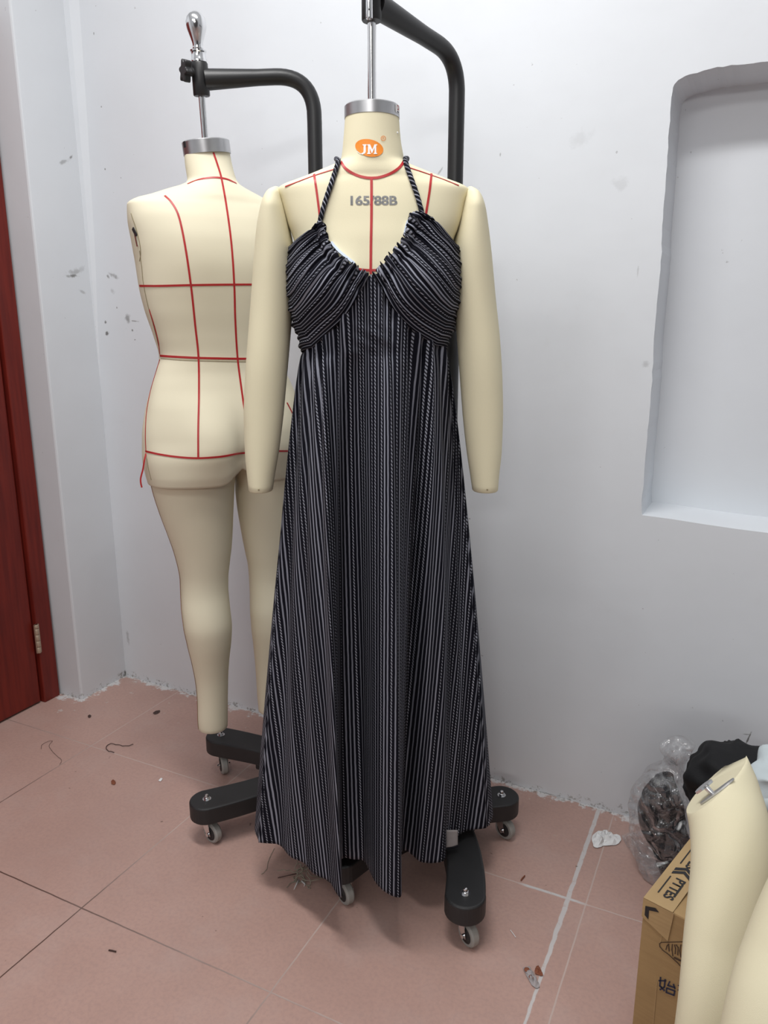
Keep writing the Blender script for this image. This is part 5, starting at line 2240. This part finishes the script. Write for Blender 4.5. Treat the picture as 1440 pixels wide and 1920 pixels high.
bmesh.ops.create_uvsphere(bm, u_segments=40, v_segments=24, radius=1.0, matrix=Matrix.Translation(Vector(kc) + Vector((0.012, 0.012, 0))) @ Matrix.Diagonal((0.038, 0.024, 0.042, 1)))
for v in bm.verts:
    v.co += v.normal * 0.006 * noise.noise(v.co * 40)
bm_obj('cloth_body', bm, M_pattern, cl, smooth=True)
for (px, py) in ((1424, 1540), (1423, 1554)):
    bm = bmesh.new()
    q = on_y(px, py, ypt - 0.012)
    box_bm(bm, q, (0.009, 0.005, 0.007), Matrix.Rotation(0.3, 3, 'Y'))
    rt_ = bm_obj('red_tab', bm, M_tape, cl)
    bevel(rt_, 0.001)
adopt(cl)


# ------------------------------------------------------------------ litter on the floor
def crumple(name, label, cat, pxs, h, mat, seed, n=16):
    """thin crumpled scrap spread over a pixel outline on the floor"""
    c = np.mean([on_z(*p) for p in pxs], axis=0)
    ring_ = [on_z(*p) for p in pxs]
    ring_ = catmull([r[:2] for r in ring_] + [ring_[0][:2]], 28)[:-1]
    V = [(c[0], c[1], h)]
    Fc = []
    rr = random.Random(seed)
    layers = 5
    for l in range(1, layers + 1):
        for k, p in enumerate(ring_):
            s = l / layers
            q = c[:2] + (p - c[:2]) * s + np.array([rr.uniform(-1, 1), rr.uniform(-1, 1)]) * h * 0.16
            z = 0.0015 + h * (1 - s ** 2) * (0.15 + 2.2 * abs(noise.noise((q[0] * 75 + seed, q[1] * 75, 1))) + 0.25 * rr.random()) + (h * 0.3 * abs(noise.noise((k * 0.9, seed, 2))) if l == layers else 0)
            V.append((q[0], q[1], z))
    m = len(ring_)
    for k in range(m):
        Fc.append((0, 1 + k, 1 + (k + 1) % m))
        for l in range(layers - 1):
            a = 1 + l * m
            Fc.append((a + k, a + m + k, a + m + (k + 1) % m, a + (k + 1) % m))
    o = mesh_obj(name, V, Fc, mat, smooth=False)
    m_ = o.modifiers.new('thickness', 'SOLIDIFY')
    m_.thickness = 0.0006
    tag(o, label, cat)
    return o


crumple('crumpled_paper', 'white crumpled paper scrap on the floor near the wall', 'paper', [(1108, 1575), (1118, 1562), (1138, 1560), (1146, 1568), (1163, 1568), (1162, 1580), (1146, 1587), (1134, 1586), (1118, 1592), (1112, 1586)], 0.016, M_paper, 3)
crumple('torn_wrapper', 'small pale torn wrapper on the floor left of the box', 'wrapper', [(981, 1817), (990, 1814), (998, 1822), (1005, 1838), (1011, 1850), (1006, 1855), (998, 1848), (988, 1832)], 0.008, M_lining, 8)
wr = bpy.data.objects['torn_wrapper']
bm = bmesh.new()
for (px, py, r) in ((988, 1818, 0.006), (996, 1832, 0.005)):
    q = on_z(px, py, 0.006)
    bmesh.ops.create_icosphere(bm, subdivisions=2, radius=r, matrix=Matrix.Translation(Vector(q)) @ Matrix.Diagonal((1, 1, 0.35, 1)))
w2 = bm_obj('stain', bm, M_rust, wr, smooth=True)
crumple('brown_scrap', 'reddish brown scrap beside the torn wrapper', 'scrap', [(1003, 1818), (1008, 1812), (1015, 1823), (1018, 1831), (1009, 1829), (1004, 1827)], 0.006, M_rust, 5)
crumple('brown_speck', 'dark reddish speck on the open floor left of the stand', 'scrap', [(208, 1466), (212, 1463), (217, 1467), (215, 1472), (210, 1471)], 0.004, M_rust, 4)
crumple('dark_speck', 'small black speck on the floor by the left pier', 'scrap', [(165, 1343), (168, 1341), (171, 1343), (169, 1346), (166, 1346)], 0.003, M_hair, 9)
crumple('white_speck', 'tiny white scrap on the tile left of the stand leg', 'scrap', [(297, 1465), (302, 1460), (305, 1461), (301, 1466)], 0.003, M_paper, 14)
crumple('brown_lint', 'brown lint clump on the floor near the back wall corner', 'lint', [(287, 1338), (292, 1334), (300, 1333), (298, 1337), (291, 1340)], 0.004, M_hair, 15)


def thread(name, label, cat, pxs, r, mat, lift=0.002):
    P = [on_z(*p, lift) for p in pxs]
    bm = bmesh.new()
    Q = catmull(P, 60)
    for i, q in enumerate(Q):
        q[2] = r + 0.0005 + abs(0.002 * math.sin(i * 0.35)) * (lift > 0.001)
    tube_bm(bm, Q, r, 6)
    o = bm_obj(name, bm, mat, smooth=True)
    tag(o, label, cat)
    return o


thread('dark_thread', 'dark curled thread lying on the tiles in front of the rear form', 'thread', [(214, 1411), (203, 1408), (199, 1402), (206, 1395), (222, 1397), (236, 1399), (250, 1396)], 0.0011, M_hair)
thread('fine_hair', 'fine looping hair on the tiles near the door', 'hair', [(77, 1404), (80, 1395), (98, 1389), (92, 1399), (104, 1415), (115, 1425), (112, 1434)], 0.0005, M_hair)
thread('loose_thread', 'thin grey thread on the floor below the dress hem', 'thread', [(515, 1590), (508, 1603), (502, 1618), (500, 1630), (490, 1640)], 0.0006, M_lint)
thread('white_thread', 'short white thread on the floor right of the front caster', 'thread', [(957, 1744), (962, 1751), (967, 1758)], 0.0007, M_paper)
thread('dark_splinter', 'dark splinter on the floor below the lower left joint', 'scrap', [(204, 1782), (210, 1783), (218, 1785)], 0.0012, M_hair)
thread('brown_splinter', 'brown splinter on the tile right of the dress', 'scrap', [(977, 1651), (980, 1647), (984, 1643)], 0.0015, M_rust)

# tangle of lint and threads below the hem
lt = thing('lint_tangle', 'grey tangle of lint and threads under the dress hem', 'lint', on_z(564, 1640))
rr = random.Random(21)
bm = bmesh.new()
cen = on_z(566, 1645)
for k in range(16):
    pts_ = []
    p = Vector((cen[0], cen[1], 0.012)) + Vector((rr.uniform(-.012, .012), rr.uniform(-.012, .012), rr.uniform(-.006, .008)))
    dr = Vector((rr.uniform(-1, 1), rr.uniform(-1, 1), rr.uniform(-.3, .3)))
    for s in range(8):
        pts_.append(p.copy())
        dr = (dr + Vector((rr.uniform(-1, 1), rr.uniform(-1, 1), rr.uniform(-.6, .6))) * 0.9).normalized()
        p = p + dr * 0.008
        p.z = min(max(p.z, 0.002), 0.03)
    tube_bm(bm, catmull(pts_, 20), 0.0009, 5)
bm_obj('lint_body', bm, M_lint, lt, smooth=True)
bm = bmesh.new()
a_, b_ = on_z(521, 1646, 0.006), on_z(556, 1638, 0.012)
tube_bm(bm, [a_, (a_ + b_) / 2, b_], 0.0012, 6)
bm_obj('twig', bm, M_hair, lt, smooth=True)
bm = bmesh.new()
for pp in ([(560, 1650), (555, 1660), (551, 1668)], [(566, 1652), (572, 1658), (570, 1662)]):
    tube_bm(bm, [on_z(*q, 0.004) for q in pp], [0.0022, 0.0014, 0.0005], 6)
bm_obj('pale_strand', bm, M_paper, lt, smooth=True)
adopt(lt)
